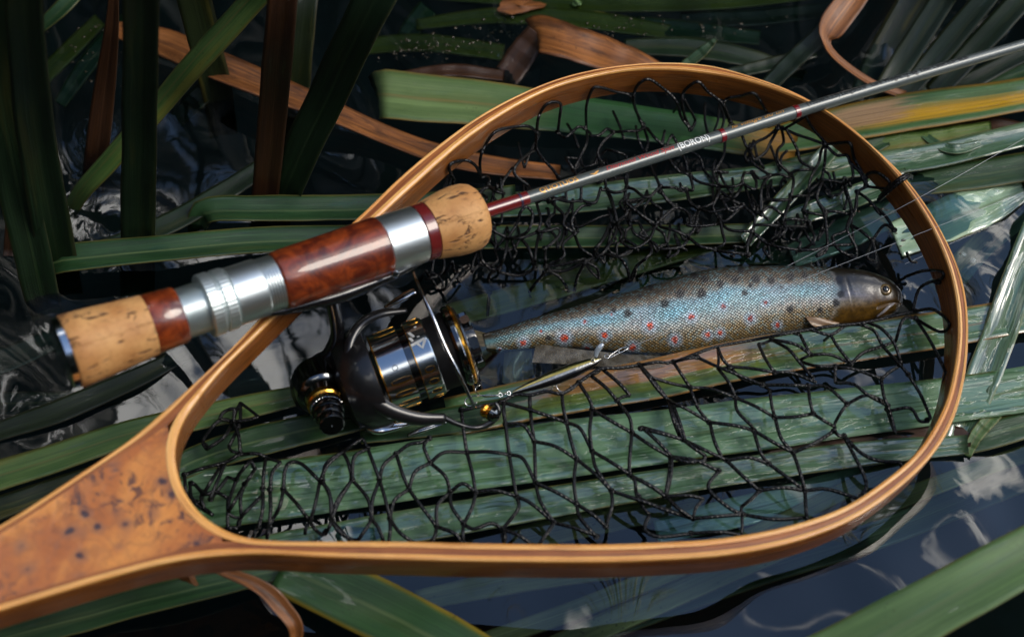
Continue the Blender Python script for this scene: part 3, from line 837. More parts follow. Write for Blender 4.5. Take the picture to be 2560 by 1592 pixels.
def inward(c, closed, ref):
    t = np.gradient(c, axis=0)
    if closed:
        t = np.roll(c, -1, 0) - np.roll(c, 1, 0)
    n = np.cross(np.tile(HOOP_N, (len(c), 1)), t)
    n /= np.linalg.norm(n, axis=1)[:, None]
    return n

n_o = inward(O3, False, None)
cen = I3.mean(0)
if np.mean(np.sum(n_o[100:220] * (cen - O3[100:220]), 1)) < 0: n_o = -n_o
n_i = inward(I3, True, None)
if np.mean(np.sum(n_i * (cen - I3), 1)) > 0: n_i = -n_i            # points outward, to the rim
gap_o = np.array([np.min(np.linalg.norm(I3 - p, axis=1)) for p in O3])
gap_i = np.array([np.min(np.linalg.norm(O3 - p, axis=1)) for p in I3])
gap_o = smooth_arr(gap_o, 5); gap_i = smooth_arr(gap_i, 5, True)
LIM = 0.0105
hk = np.clip((gap_o - LIM) / .012, 0, 1)
out_w = smooth_arr(np.minimum(gap_o, LIM) * 0.27 * (1 - hk) + .0021 * hk, 6)
mid_w = smooth_arr(np.minimum(gap_o, LIM) * 0.37 * (1 - hk) + .0017 * hk, 6)
in_w = smooth_arr(np.minimum(gap_i, LIM) * 0.36, 6, True)
T_HOOP = 0.0178

def strip(name, base, nrm, a, b, mats, parent, closed=False, top=0.0, t=T_HOOP, ch=(0, 0), rough_side=(1, 1)):
    """a bent lath: base curve, its sideways normal, from offset a to offset b; ch rounds the two upper edges"""
    M = len(base)
    a = np.broadcast_to(a, M); b = np.broadcast_to(b, M)
    h = HOOP_N
    prof = []
    def row(off, z): return base + nrm * np.asarray(off)[:, None] + h * z
    c0, c1 = ch
    rows = [row(a, top - t), row(a, top - t * .5), row(a, top - c0)]
    side = [rough_side[0]] * 2
    if c0: rows.append(row(a + c0 * .3, top - c0 * .3)); rows.append(row(a + c0, top)); side += [0, 0]
    else: rows[-1] = row(a, top)
    nxt = row(b - c1, top)
    rows.append(row((a + b) / 2, top + 0.00015)); rows.append(nxt); side += [0, 0]
    if c1: rows.append(row(b - c1 * .3, top - c1 * .3)); rows.append(row(b, top - c1)); side += [0, 0]
    rows.append(row(b, top - t * .5)); rows.append(row(b, top - t)); side += [rough_side[1]] * 2
    R = len(rows)
    V = np.stack(rows, 1).reshape(-1, 3)
    L = np.concatenate([[0], np.cumsum(np.linalg.norm(np.diff(base, axis=0), axis=1))])
    acc = np.zeros((M, R))
    for k in range(1, R): acc[:, k] = acc[:, k - 1] + np.linalg.norm(rows[k] - rows[k - 1], axis=1)
    uv = np.stack([acc, np.repeat(L[:, None], R, 1)], -1).reshape(-1, 2)
    f, mi = [], []
    for i in range(M if closed else M - 1):
        j = (i + 1) % M
        for k in range(R - 1):
            f.append((i * R + k, j * R + k, j * R + k + 1, i * R + k + 1)); mi.append(side[k])
        f.append((i * R + R - 1, j * R + R - 1, j * R, i * R)); mi.append(1)
    if not closed:
        f.append(tuple(range(R))); f.append(tuple((M - 1) * R + k for k in range(R))[::-1]); mi += [1, 1]
    me = mesh_obj(name, V, f, parent=parent, uvs=uv, mats=mats, fmat=mi)
    import bmesh
    bm = bmesh.new(); bm.from_mesh(me.data); bmesh.ops.recalc_face_normals(bm, faces=bm.faces); bm.to_mesh(me.data); bm.free()
    me.data.set_sharp_from_angle(angle=math.radians(35))
    return me

NET = thing('landing_net', 'wooden teardrop landing net with burl handle and black knotted mesh', 'landing net')
strip('outer_lath', O3, n_o, 0.0, out_w, [W_LIGHT, W_SIDE], NET, ch=(0.0012, 0.0), top=0.0)
strip('middle_lath', O3, n_o, out_w, out_w + mid_w, [W_DARK, W_DARK], NET, top=-0.00025)
strip('inner_lath', I3, n_i, 0.0, in_w, [W_LIGHT, W_SIDE], NET, closed=True, ch=(0.0012, 0.0), top=0.0002)

def burl_handle():
    near = gap_o > LIM * 0.98
    idx_up = [i for i in range(len(O3) // 2) if near[i]]
    idx_lo = [i for i in range(len(O3) // 2, len(O3)) if near[i]]
    up = [O3[i] + n_o[i] * (out_w[i] + mid_w[i] - 0.0003) for i in idx_up]
    lo = [O3[i] + n_o[i] * (out_w[i] + mid_w[i] - 0.0003) for i in idx_lo]
    # outer boundary of the inner lath round the handle end of the hoop
    loop = I3 + n_i * (in_w[:, None] - 0.0003)
    ia = int(np.argmin(np.linalg.norm(loop - up[-1], axis=1)))
    ib = int(np.argmin(np.linalg.norm(loop - lo[0], axis=1)))
    k = ia; arc = []
    step = 1 if ((ib - ia) % len(loop)) < len(loop) / 2 else -1
    while k != ib:
        arc.append(loop[k]); k = (k + step) % len(loop)
    poly = up + arc[1:] + lo
    n = len(poly)
    top = [p - HOOP_N * 0.0001 for p in poly]
    tess = tessellate_polygon([[Vector(p) for p in top]])
    bot = [p - HOOP_N * 0.024 for p in poly]
    v = top + bot
    f = [tuple(t) for t in tess]
    f = [q if np.cross(v[q[1]] - v[q[0]], v[q[2]] - v[q[0]]) @ HOOP_N > 0 else q[::-1] for q in f]
    f += [tuple(i + n for i in q[::-1]) for q in f]
    f += [(i, i + n, (i + 1) % n + n, (i + 1) % n) for i in range(n)]
    mesh_obj('burl_handle', v, f, BURL, NET, smooth=False)
burl_handle()

# --- netting, traced cord by cord.  code: origin x, origin y, scale of the enlargement the cords were read from
NETTING = {
 (800, 500, 2.52): """1140,1275 1230,1225 1325,1228 1430,1205 1525,1218 1630,1150|1630,1150 1700,1100 1775,1062 1880,1058 2010,1040|1630,1150 1700,1260 1715,1318|1775,1062 1880,1150 1955,1232|1325,1228 1325,1322|1525,1218 1530,1290 1552,1400|1160,1275 1155,1320 1168,1410|1700,1100 1800,1180 1870,1262|1140,1275 1000,1300 880,1330 890,1320|2010,1040 2080,1110 2200,1270""",
 (800, 992, 2.52): """1155,35 1325,82 1440,120 1552,160|1155,35 1168,170 1192,362|1325,82 1335,180 1350,280|1552,160 1580,270 1615,390|1552,160 1640,200 1713,340|1715,78 1700,210 1713,340|1715,78 1850,160 1965,225|1870,22 1950,130 1965,225|2020,200 2150,230 2290,270|1168,170 1280,178 1350,280|1350,280 1480,310 1615,390|1350,280 1355,420 1357,540|1192,362 1215,500 1237,625|1615,390 1600,530 1615,672|1615,390 1740,490 1835,590|1713,340 1850,420 1950,490|1713,340 1740,450 1835,590|1965,225 1950,400 1950,490|1965,225 2090,310 2205,375|2200,30 2240,150 2290,270|2290,270 2340,310 2430,372|925,348 910,250 890,80|1192,362 1060,345 925,348|925,348 780,350 695,415|925,348 960,480 980,600|1192,362 1280,390 1357,540|1357,540 1490,600 1615,672|1357,540 1390,660 1475,790|1615,672 1640,760 1740,880|1615,672 1720,740 1800,815|1835,590 1840,680 1800,815|1835,590 2100,680 2350,765|1950,490 2080,560 2175,625|1950,490 1990,600|2205,375 2200,480 2175,625|2205,375 2430,402|695,415 790,500 820,600|695,415 600,470 560,580|695,415 655,310 690,260|820,600 740,680 735,815|820,600 830,690 905,800|820,600 900,545 980,600|980,600 1100,588 1237,625|980,600 960,690 905,800|1237,625 1250,700 1150,832|1237,625 1330,670 1475,790|905,800 970,830 1080,795 1150,832|735,815 850,860 890,920|735,815 720,880 680,930|905,800 905,920|1150,832 1160,925|1150,832 1250,870 1330,925|1475,790 1420,870 1380,930|1475,790 1620,830 1760,880|480,358 560,580|480,358 560,300 640,285 690,262|480,358 400,430 375,520|300,325 330,400 375,520|300,325 215,380 203,520|145,345 180,420 203,520|145,345 40,420 15,525|145,345 220,290 270,262|375,520 410,640 440,765|375,520 330,650 325,770|203,520 300,640 325,770|203,520 110,650 72,770|15,525 70,650 72,770|560,580 640,690 735,815|560,580 470,650 440,765|440,765 500,850 580,910|440,765 430,930|325,770 240,900|325,770 400,905|72,770 150,860 190,900""",
 (1600, 500, 2.52): """0,1040 110,1020 210,1020 460,930 720,880 955,835 1200,795 1395,775 1560,740 1735,700|745,905 790,1000 845,1085|830,880 935,940 1000,1015 1090,1120|955,835 1075,820 1200,848 1300,790 1400,785|1200,848 1250,930 1330,1030|1010,850 1040,910 1075,975|840,880 980,910 1075,975|1075,975 1200,975 1330,1030|1330,1030 1410,960 1530,920|1400,785 1480,830 1530,920 1640,1040 1690,1100|1440,775 1520,810 1600,900 1640,1010|1735,745 1660,750 1610,890|1735,745 1830,890 1920,1070 1925,1100|1690,1100 1770,1230 1830,1370|1520,1125 1640,1040|1000,1015 1110,1045 1230,1050|1230,1050 1345,1065 1520,1125|490,930 520,1000 565,1050|565,1050 700,1060 845,1085|845,1085 960,1090 1110,1150|360,990 490,1050 640,1110 770,1165|770,1165 920,1165 1060,1170|1060,1170 1180,1180 1305,1285|565,1050 650,1130 770,1165|210,1020 290,1000 360,990|210,1020 250,1080 315,1180|315,1180 360,1300 435,1400|490,1060 560,1150 600,1245|600,1245 615,1330 700,1420|1060,1170 1070,1260 1090,1345|820,1210 830,1290 850,1370|600,1245 730,1300 850,1370|315,1180 450,1190 600,1245|50,1110 180,1150 315,1180|0,1040 50,1110 110,1190 175,1260|850,1370 970,1365 1090,1345|1090,1345 1160,1390 1230,1430|1305,1285 1420,1230 1520,1260 1560,1295|1230,1150 1345,1160 1440,1230 1560,1295|1305,1285 1230,1400|1520,1125 1535,1230 1560,1295 1590,1390 1610,1470|1560,1330 1700,1310 1760,1390 1820,1395|175,1260 215,1400 250,1490|175,1260 300,1320 435,1400|1735,700 1850,690 1950,780 1890,830 1730,745|1720,690 1760,560 1850,510 1890,520|1680,480 1790,445 1900,450 1905,490 1850,515""",
 (1600, 992, 2.52): """200,30 250,160 285,275|285,275 380,320 545,400|440,160 470,280 515,380|440,160 600,180 715,210|715,210 760,350 810,420|715,210 850,290 965,350|850,130 890,260 965,350|965,350 1000,450 1040,590|965,350 1100,290 1220,215|1285,245 1400,470 1425,560 1395,620|1220,215 1285,245|1285,245 1390,350 1500,400 1640,410|545,400 680,380 810,420|810,420 920,500 1040,590|545,400 650,500 750,590|10,190 170,235 285,275|10,190 200,375|200,375 350,400 495,465|200,375 195,490 165,625|495,465 430,570 550,690 650,740|750,590 900,570 1040,590|750,590 640,690|1040,590 1180,580 1400,650|1040,590 1045,700 1055,790|165,625 300,620 400,640|165,625 240,700 330,765|330,765 500,750 640,740|0,520 140,600|650,740 850,770 1040,760|0,640 130,700 330,765|60,740 30,830 120,880 320,860|320,860 500,850 640,870""",
 (400, 980, 3.78): """1165,915 1180,740 1230,665 1340,680 1510,840|1165,915 1290,1050 1420,1220|1165,915 1130,1080 1030,1260|1510,840 1470,1040 1420,1220|1520,840 1600,950 1620,1200|1810,830 1690,1030 1620,1200|1510,840 1590,680 1720,570|1040,920 1060,760 1140,660|970,910 980,760 1000,620|970,910 970,1100 930,1280|1040,930 1045,1100 1030,1260|960,980 830,1110 770,1180 740,1290|800,870 760,1000 770,1180|800,870 700,1040 640,1140|900,720 850,800 800,870|720,830 660,1000 640,1140 640,1290|640,800 560,910 480,1010|560,720 430,930 380,1050|230,780 240,900 260,1000|230,780 400,720 620,660 760,580|760,580 740,400 690,280|690,280 600,430 440,540|690,280 560,270 440,400 400,470|690,280 700,160 600,190 560,260|690,280 850,260 930,230|760,590 900,580 1000,610|760,100 750,300 650,520|280,850 300,1000 400,1100 500,1160|620,660 560,800 470,1010|930,1280 880,1370|1030,1260 1010,1380|1420,1220 1370,1340|1420,1220 1530,1350|1620,1200 1580,1310|1620,1200 1780,1380|330,870 420,960 520,940 640,1000|400,930 420,1100|860,640 760,760 720,830""",
 (1100, 180, 3.978): """140,1070 90,960 130,900 260,880 350,930 390,1010 400,1060|400,1000 400,870 440,750 560,590 800,540 900,550 960,600|960,600 980,450 1040,340 1120,300 1200,320 1190,450 1170,600|960,600 960,760 1040,880 1120,970 1180,1050|950,770 820,860 740,960 760,1040 880,1130|1170,600 1250,650 1370,550 1440,560|1455,560 1455,350 1500,200 1560,150 1760,200 1880,230 1930,330 1990,500|1460,580 1460,700 1390,850 1330,980|1490,640 1580,630 1660,570 1720,600|1720,600 1850,590 1990,580 2020,520|1720,610 1620,700 1570,800 1600,900|2020,540 1930,330 1940,180 2000,100 2080,75 2200,150 2340,280 2400,450 2490,575|2030,560 2070,700 2040,790|2060,560 2140,660 2230,740|480,1120 470,1040|480,1130 380,1220 340,1260|490,1150 640,1210|1250,850 1310,940 1330,980|1400,870 1430,940 1530,920 1560,850|1650,770 1770,800 1850,830|2190,1140 2060,1250 1930,1170 1860,1150|2190,1150 2330,1150 2387,1180|2190,1160 2260,1280 2340,1330|2020,1260 1880,1280 1850,1300 1990,1420|1650,1170 1700,1280 1760,1500|1850,1160 1830,1300 1860,1400 1770,1480|1860,1000 1850,1160 1740,1200 1650,1170|1400,1280 1260,1290 1100,1240|1400,1280 1540,1300 1600,1150|1330,980 1400,1100 1400,1280|1600,900 1640,1020 1650,1170|1180,1050 1240,1150 1260,1290|2040,790 2100,940 2190,1140|2230,740 2300,900 2387,1000""",
 (1700, 180, 3.978): """110,580 40,420 20,260 60,170 180,100 280,200 420,310 450,400 500,490|110,580 150,480 80,350 40,270|430,310 480,260 600,240 720,210 780,260 860,400|500,500 600,600 650,720 690,780|690,780 760,700 860,650 970,560|990,540 900,700 850,800 740,880|1000,550 1150,620 1300,670 1440,720|1010,560 1030,700 970,780 980,900 1100,1020|1100,1020 1160,980 1330,970|1050,560 1160,760 1200,890 1330,960|1250,440 1320,560 1440,700|1440,710 1400,800 1380,900 1300,1060 1270,1220|1450,720 1440,900 1410,1070|1460,720 1640,700 1700,720 1730,850 1820,1020|1460,740 1560,830 1660,830 1700,920 1790,1000 1850,1130|1850,1130 1860,1020 1960,1000 2080,1090 2060,1160|1410,1070 1540,1090 1640,1110|1640,1110 1720,1040 1700,900|1410,1080 1290,1180 1270,1220|1270,1220 1230,1380|1420,1080 1360,1250 1450,1390|1640,1120 1690,1300 1710,1420|1860,1140 1770,1200 1740,1380 1710,1430|1100,1020 1130,1080 1100,1270|890,1030 790,1060 720,1000|890,1030 1000,1020 1080,1050 1100,1020|890,1040 820,1130 800,1270 810,1420|100,1030 200,1100 400,1140|400,1140 350,1060 340,990 480,1000|400,1140 540,1140 620,1110|620,1110 640,1000|620,1110 740,1170 760,1100 720,1020|400,1140 380,1220 320,1340|620,1120 560,1230 490,1280|60,1170 130,1170 100,1030|60,1170 100,1300 180,1350|0,1110 60,1170|1100,1270 960,1280 800,1270|1100,1270 1040,1420 1030,1500|1100,1250 1200,1230 1270,1240|690,780 720,900 890,1030|450,690 430,840 340,990""",
 (1650, 480, 3.978): """270,440 160,390 10,350|270,450 340,370 370,250|270,440 400,540 540,570|540,570 640,510 620,400 590,250|290,460 200,550 0,570|540,580 700,600 880,620|590,300 700,380 910,390|930,400 950,330 1200,340 1490,350|920,390 870,510 870,650|930,410 1060,510 1200,550 1390,580|1390,580 1560,570 1670,530|1490,350 1540,460 1480,540 1390,580|1220,300 1250,380 1140,470 1060,510|1670,530 1640,240 1570,100 1560,0|1670,530 1730,500 1720,440 1850,380 1900,230|1680,530 1900,520 1920,470|1900,230 1860,360 1900,460 1950,560 1950,650 1900,640|1900,230 1950,150 1960,0|1640,230 1700,190 1880,220|1900,330 2000,390 2110,480|1850,20 1900,130 1900,230|1670,540 1570,620 1560,640 1640,600|1730,520 1800,590 1900,640|1290,20 1280,120 1220,300|1480,40 1430,200 1490,350|1290,80 1180,80 1000,70|1000,0 1010,200|0,280 150,160 280,210 310,330|150,160 60,60 0,0|270,0 310,110 390,170|390,170 520,110 570,0|820,130 940,250 920,390|820,130 700,80 610,60|820,140 650,290 590,260|390,170 520,200 650,170 820,140|390,180 300,280 270,330 400,340 590,320|1010,200 1100,150 1240,240|1430,200 1560,220 1640,240|1240,280 1330,270 1490,290|610,60 700,190 820,140|2110,480 2060,650 2150,690|2110,480 2230,330 2330,380|2330,380 2250,250 2130,140|1960,0 2050,60 2130,140 2200,230""",
 (1050, 480, 3.978): """680,260 710,370 870,460|870,460 960,320 1000,200 1060,150 1120,220 1080,380 980,440 870,460|870,480 840,640 790,760|600,570 620,680 700,770|1160,110 1200,280 1170,400|1170,400 1260,390 1370,360 1390,420 1300,520 1240,560|1300,100 1430,230 1430,330 1540,410|1540,410 1510,280 1600,150 1700,130|1540,430 1600,560 1740,650|1180,420 1150,600 1140,760|1240,560 1250,740|1420,300 1560,350 1650,320 1790,250 1880,230|1880,0 1920,120 1960,300|1960,300 1940,420 1830,600 1740,650|1960,320 2010,430 1990,480 2120,560 2270,480 2340,340|2060,100 2200,230 2340,320|1900,300 1800,500 1740,560|1400,60 1300,90 1260,80|1640,700 1560,860 1530,1030|1660,700 1760,760 1780,860|1280,780 1400,860 1500,1030|1250,790 1110,960 1090,1030 1130,1080|690,1000 670,1240|60,780 150,920 250,1070|320,690 370,860 490,960|790,760 690,830 690,1000|1140,760 1000,830 790,800|1250,740 1370,730 1540,690 1640,660|1740,650 1640,690 1450,780 1280,780|1540,410 1420,520 1430,640 1250,740|1170,400 1000,460 870,460|980,440 1080,560 1140,760|2340,340 2387,300|2120,560 1980,640 1850,620 1740,650|1980,640 2060,760 2090,900|2270,480 2300,600 2150,740""",
}
I_PROJ = np.array([proj(q) for q in I3])
I_LOW = np.array([proj(q - HOOP_N * T_HOOP) for q in I3])
_tn = np.roll(I_PROJ, -1, 0) - np.roll(I_PROJ, 1, 0)
_tn = np.stack([-_tn[:, 1], _tn[:, 0]], 1); _tn /= np.linalg.norm(_tn, axis=1)[:, None]
I_HGT = np.maximum(8.0, np.abs(np.sum((I_LOW - I_PROJ) * _tn, 1)))
def near_rim(px, py):
    """pixels below the upper inner edge of the rim, its height there, and how deep the inner face looks"""
    dd = np.hypot(I_PROJ[:, 0] - px, I_PROJ[:, 1] - py)
    i = int(np.argmin(dd))
    return float(dd[i]), float(I3[i][2]), float(I_HGT[i])

NET_MAT, _nt, _b = new_mat('black_cord')
_uv = _nt.n('ShaderNodeUVMap').outputs[0]
_s = _nt.n('ShaderNodeSeparateXYZ', {0: _uv})
_w1 = _nt.m('SINE', _nt.m('ADD', _nt.m('MULTIPLY', _s.outputs[1], 2600.0), _nt.m('MULTIPLY', _s.outputs[0], 12.566)))
_w2 = _nt.m('SINE', _nt.m('SUBTRACT', _nt.m('MULTIPLY', _s.outputs[1], 2600.0), _nt.m('MULTIPLY', _s.outputs[0], 12.566)))
_h = _nt.m('MAXIMUM', _w1, _w2)
_nt.put(_b.inputs['Base Color'], _nt.mix(_nt.sm(_h, -0.2, 0.9), (0.002, 0.002, 0.002), (0.007, 0.007, 0.0075)))
_b.inputs['Roughness'].default_value = 0.26
_b.inputs['Specular IOR Level'].default_value = 0.35
_nt.put(_b.inputs['Normal'], _nt.bump(_h, 0.35, 0.0004))

def build_netting():
    mb = MB()
    knots, ends = [], []
    for (ox, oy, sc), txt in NETTING.items():
        lower = (ox, oy) in ((800, 500), (800, 992), (1600, 992), (400, 980))
        for ci, line in enumerate(txt.split('|')):
            pts = [tuple(map(float, q.split(','))) for q in line.split()]
            px = np.array([(ox + x / sc, oy + y / sc) for x, y in pts])
            if len(px) < 3:
                px = np.vstack([px[0], (px[0] + px[1]) / 2 + rng.normal(0, 4, 2), px[1]])
            c = catmull(px, max(8, int(len(px) * 5)))
            m = len(c)
            seed = rng.uniform(0, 99)
            base = 0.0105 if lower else 0.0125
            if (ox, oy) == (1600, 500): base = 0.0115
            p3 = []
            for i, (x, y) in enumerate(c):
                zz = base + (0.0015 if lower else 0.006) * mnoise.noise(Vector((x * .012, y * .012, seed * .02)))
                zz += 0.002 * math.sin(math.pi * i / (m - 1))
                up = y < 600 or x > 2150 and y < 1000
                if up:
                    d, ztop, hg = near_rim(x, y)
                    if d < hg + 75:
                        fr_ = d / hg
                        zf = ztop - T_HOOP * min(fr_, 1) + 0.0022
                        k = 1.0 if fr_ <= 1 else max(0.0, 1 - (d - hg) / 75.0)
                        k = k * k * (3 - 2 * k)
                        zz = zz * (1 - k) + max(zf, zz) * k
                if (ox, oy) == (1050, 480) and oy + 0 < y and y > 480 + 690 / 3.978:
                    zz = 0.0105 - 0.0016 * min(10, (y - 653) / 8)
                if (ox, oy) == (400, 980): zz += 0.004 * mnoise.noise(Vector((x * .03, seed, 0)))
                p3.append(P(x, y, max(zz, -0.008)))
            mb.tube(np.array(p3), 0.00082 if not lower else 0.00090, 7)
            ends += [(np.array(c[e]), p3[e]) for e in (0, -1)]
    for i, (q, p) in enumerate(ends):          # a loose cord end runs on to the next knot, or dives under the water
        ds = [np.hypot(*(q - e[0])) for e in ends]
        if sum(d < 9 for d in ds) >= 2: continue
        own = i - 1 if i % 2 else i + 1
        cand = [(d, j) for j, d in enumerate(ds) if j not in (i, own) and d > 1]
        d, j = min(cand)
        if d < 62:
            t_ = ends[j][1]
        else:
            v_ = p - ends[own][1]; v_[2] = 0; v_ /= np.linalg.norm(v_) + 1e-9
            t_ = p + v_ * .006 + np.array([0, 0, -.016])
        m_ = (p + t_) / 2 + rng.normal(0, .0006, 3)
        mb.tube(np.array([p, m_, t_]), 0.00075, 7, 8)
    for q, p in ends:                          # a knot sits where cords meet
        if sum(np.hypot(*(q - e[0])) < 9 for e in ends) >= 2 and not any(np.hypot(*(q - k[0])) < 9 for k in knots):
            knots.append((q, p))
    # the slack of the bag, bunched up in loose folds under the far and right side of the rim
    r = random.Random(11)
    bag = {}
    for j in range(9):
        for i in range(40):
            x = 1080 + i * 31 + (15 if j % 2 else 0) + r.gauss(0, 9)
            t_ = j / 8.0
            top_y = np.interp(x, [1080, 1200, 1400, 1600, 1800, 2000, 2150, 2300], [470, 400, 315, 262, 268, 330, 430, 560])
            low_y = np.interp(x, [1080, 1300, 1600, 1800, 2300], [720, 690, 640, 628, 640])
            y = top_y + (low_y - top_y) * (t_ ** 0.8) + r.gauss(0, 9)
            bag[(i, j)] = (x, y, 0.0065 + .004 * mnoise.noise(Vector((x * .01, y * .01, 2))) + (0.004 if j < 2 else 0))
    for (i, j), a in bag.items():
        for i2 in ((i, i + 1) if j % 2 else (i - 1, i)):
            b_ = bag.get((i2, j + 1))
            if b_ is None or r.random() < .12: continue
            if mnoise.noise(Vector(((a[0] + b_[0]) * .0055, (a[1] + b_[1]) * .008, 4.4))) < (.16 if j < 4 else .06): continue
            if min(near_rim(a[0], a[1])[0], near_rim(b_[0], b_[1])[0]) < 40: continue
            md = ((a[0] + b_[0]) / 2 + r.gauss(0, 9), (a[1] + b_[1]) / 2 + r.gauss(0, 7), (a[2] + b_[2]) / 2 + .001)
            mb.tube(np.array([P(*a), P(*md), P(*b_)]), 0.00076, 6, 9)
    o = mb.build('netting', NET_MAT, NET)
    kb = MB()
    for q, p in knots:
        kb.ball(p, 0.00128, 8, 6, 0.35, (1.1, 0.95, 0.9))
        a = rng.uniform(0, 6.28)
        for s in (0, 1.4):
            r = 0.0010
            ring = [p + np.array([math.cos(w + a) * r, math.sin(w + a) * r * math.cos(s), math.sin(w + a) * r * math.sin(s) + 0.0002]) for w in np.linspace(0, 6.28, 9)]
            kb.tube(ring, 0.00055, 6)
    k = kb.build('net_knots', NET_MAT, NET)
    k['kind'] = 'stuff'
    # cord lashed over the rim at the right
    lb = MB()
    lash = [(2200, 492, -0.012), (2222, 470, -.004), (2250, 447, .0025), (2268, 437, .001), (2272, 441, -.008)]
    lb.tube([PH(x, y, z) for x, y, z in lash], 0.0011, 8, 24)
    lash = [(2196, 500, -0.012), (2226, 474, -.003), (2256, 450, .0025), (2274, 440, .000), (2278, 445, -.008)]
    lb.tube([PH(x, y, z) for x, y, z in lash], 0.0011, 8, 24)
    lb.build('lashing_cord', NET_MAT, NET)
build_netting()

# ------------------------------------------------------------------ trout
def build_trout():
    root = thing('trout', 'speckled brown trout with red and black spots lying in the net', 'fish')
    tab = np.array([(1214, 862, 29, -.0015), (1260, 850, 30, .000), (1330, 834, 37, .0015), (1400, 823, 46, .0025), (1500, 813, 63, .003), (1600, 806, 84, .0025), (1700, 792, 98, .003),
                    (1800, 770, 101, .003), (1900, 757, 93, .0025), (2000, 747, 83, .003), (2076, 743, 76, .0042), (2150, 741, 67, .005), (2200, 745, 55, .005),
                    (2232, 752, 39, .0045), (2247, 757, 22, .004), (2254, 760, 6, .004)], float)
    NU, NV = 440, 132
    t = catmull(tab, NU)
    t[:, 2] = np.maximum(t[:, 2], 2)
    w = np.array([0.0, -0.42, 0.907])
    cen = np.array([P(x, y, z) for x, y, _, z in t])
    tang = np.gradient(cen, axis=0); tang /= np.linalg.norm(tang, axis=1)[:, None]
    hd = np.cross(w, tang); hd /= np.linalg.norm(hd, axis=1)[:, None]
    hd *= np.sign(hd[:, 1])[:, None]
    wd = np.cross(tang, hd); wd *= np.sign(wd[:, 2])[:, None]
    sc = np.array([mpp(c) for c in cen])
    hh = t[:, 2] * sc
    th = hh * np.interp(t[:, 0], [1214, 1300, 1500, 1800, 2076, 2200, 2252], [.35, .5, .55, .56, .60, .66, .8])
    ang = np.linspace(0, 2 * math.pi, NV, endpoint=False)
    V = np.zeros((NU, NV, 3)); UV = np.zeros((NU, NV, 2))
    Lc = np.concatenate([[0], np.cumsum(np.linalg.norm(np.diff(cen, axis=0), axis=1))])
    for i in range(NU):
        ca, sa = np.cos(ang), np.sin(ang)
        sx = np.sign(ca) * np.abs(ca) ** 0.92
        V[i] = cen[i] + hd[i] * (hh[i] * sa)[:, None] + wd[i] * (th[i] * sx)[:, None]
        X = t[i, 0]
        # gill plate edge, its fold and the jaw line stand out from the skin
        yy = sa
        gx = 2078 - 26 * (yy ** 2) + 6 * yy
        face = ca > 0
        step = np.clip((X - gx) / 22.0, 0, 1) * np.clip((2175 - X) / 60, 0, 1)
        pre = np.exp(-((X - 2118 + 14 * yy) / 3.5) ** 2) * (np.abs(yy) < .55)
        jaw = np.exp(-((yy + .42 - (X - 2200) * .006) / .06) ** 2) * (X > 2188)
        V[i] += wd[i] * ((0.0006 * step - 0.0002 * pre - 0.0011 * jaw) * face)[:, None]
        UV[i, :, 0] = Lc[i]
        ac = np.cumsum(np.concatenate([[0], np.linalg.norm(np.diff(V[i], axis=0), axis=1)]))
        UV[i, :, 1] = np.where(np.arange(NV) <= NV // 2, ac, ac - ac[-1] - np.linalg.norm(V[i, 0] - V[i, -1]))
    PX = np.array([[proj(q) for q in V[i]] for i in range(NU)])
    S = np.sin(ang)[None, :].repeat(NU, 0)
    X = t[:, 0][:, None].repeat(NV, 1)
    U = (X - 1214) / (2252 - 1214)
    def nz(f, sd):
        return np.array([[mnoise.noise(Vector((X[i, j] * f, S[i, j] * 90 * f, sd))) for j in range(NV)] for i in range(NU)])
    n1, n2, n3 = nz(.018, 1), nz(.045, 5), nz(.011, 9)
    s = S + 0.10 * n1 + 0.05 * n2
    keys = np.array([-1.0, -.72, -.50, -.26, .05, .30, .46, .62, 1.0])
    kc = np.array([(.20, .125, .035), (.21, .130, .036), (.24, .17, .075), (.40, .39, .34), (.25, .40, .43), (.23, .37, .43), (.20, .17, .12), (.075, .048, .020), (.028, .019, .010)])
    col = np.stack([np.interp(s, keys, kc[:, k]) for k in range(3)], -1)
    irid = np.clip(n3 * 1.6, -1, 1)[..., None]
    mid = (np.exp(-((s - .08) / .35) ** 2))[..., None]
    col += mid * np.where(irid > 0, irid * np.array([-.06, .05, .13]), -irid * np.array([.06, -.01, .0]))
    tailmix = np.clip((1420 - X) / 220, 0, 1)[..., None]
    col = col * (1 - .72 * tailmix) * (1 - tailmix * np.array([.1, .0, .15]))
    headm = np.clip((X - 2066 + 26 * S ** 2 + 9 * n2) / 34, 0, 1)[..., None]
    hk = np.array([-1, -.55, -.30, -.05, .25, .42, 1.0])
    hc = np.array([(.20, .095, .012), (.26, .130, .018), (.40, .31, .20), (.24, .25, .34), (.10, .115, .14), (.035, .026, .012), (.014, .011, .006)])
    hcol = np.stack([np.interp(s, hk, hc[:, k]) for k in range(3)], -1)
    front = np.clip((X - 2140) / 45, 0, 1)[..., None]
    fcol = np.stack([np.interp(s, [-1, -.45, -.1, .2, 1], [q[k] for q in ((.20, .095, .010), (.28, .14, .014), (.20, .095, .012), (.055, .032, .009), (.012, .010, .006))]) for k in range(3)], -1)
    hcol = hcol * (1 - front) + fcol * front
    hcol *= (.44 + .26 * n2[..., None])
    col = col * (1 - headm) + hcol * headm
    ge = np.exp(-((X - (2078 - 26 * S ** 2 + 6 * S) - 10) / 5.0) ** 2)[..., None] * (np.abs(S) < .8)[..., None]
    col += ge * np.array([.10, .10, .10])
    scale_m = (1 - headm[..., 0]) * np.clip((X - 1232) / 12, 0, 1)
    up = (np.cos(ang) > -0.1)[None, :].repeat(NU, 0)
    spec = 1.0 - .35 * headm[..., 0]
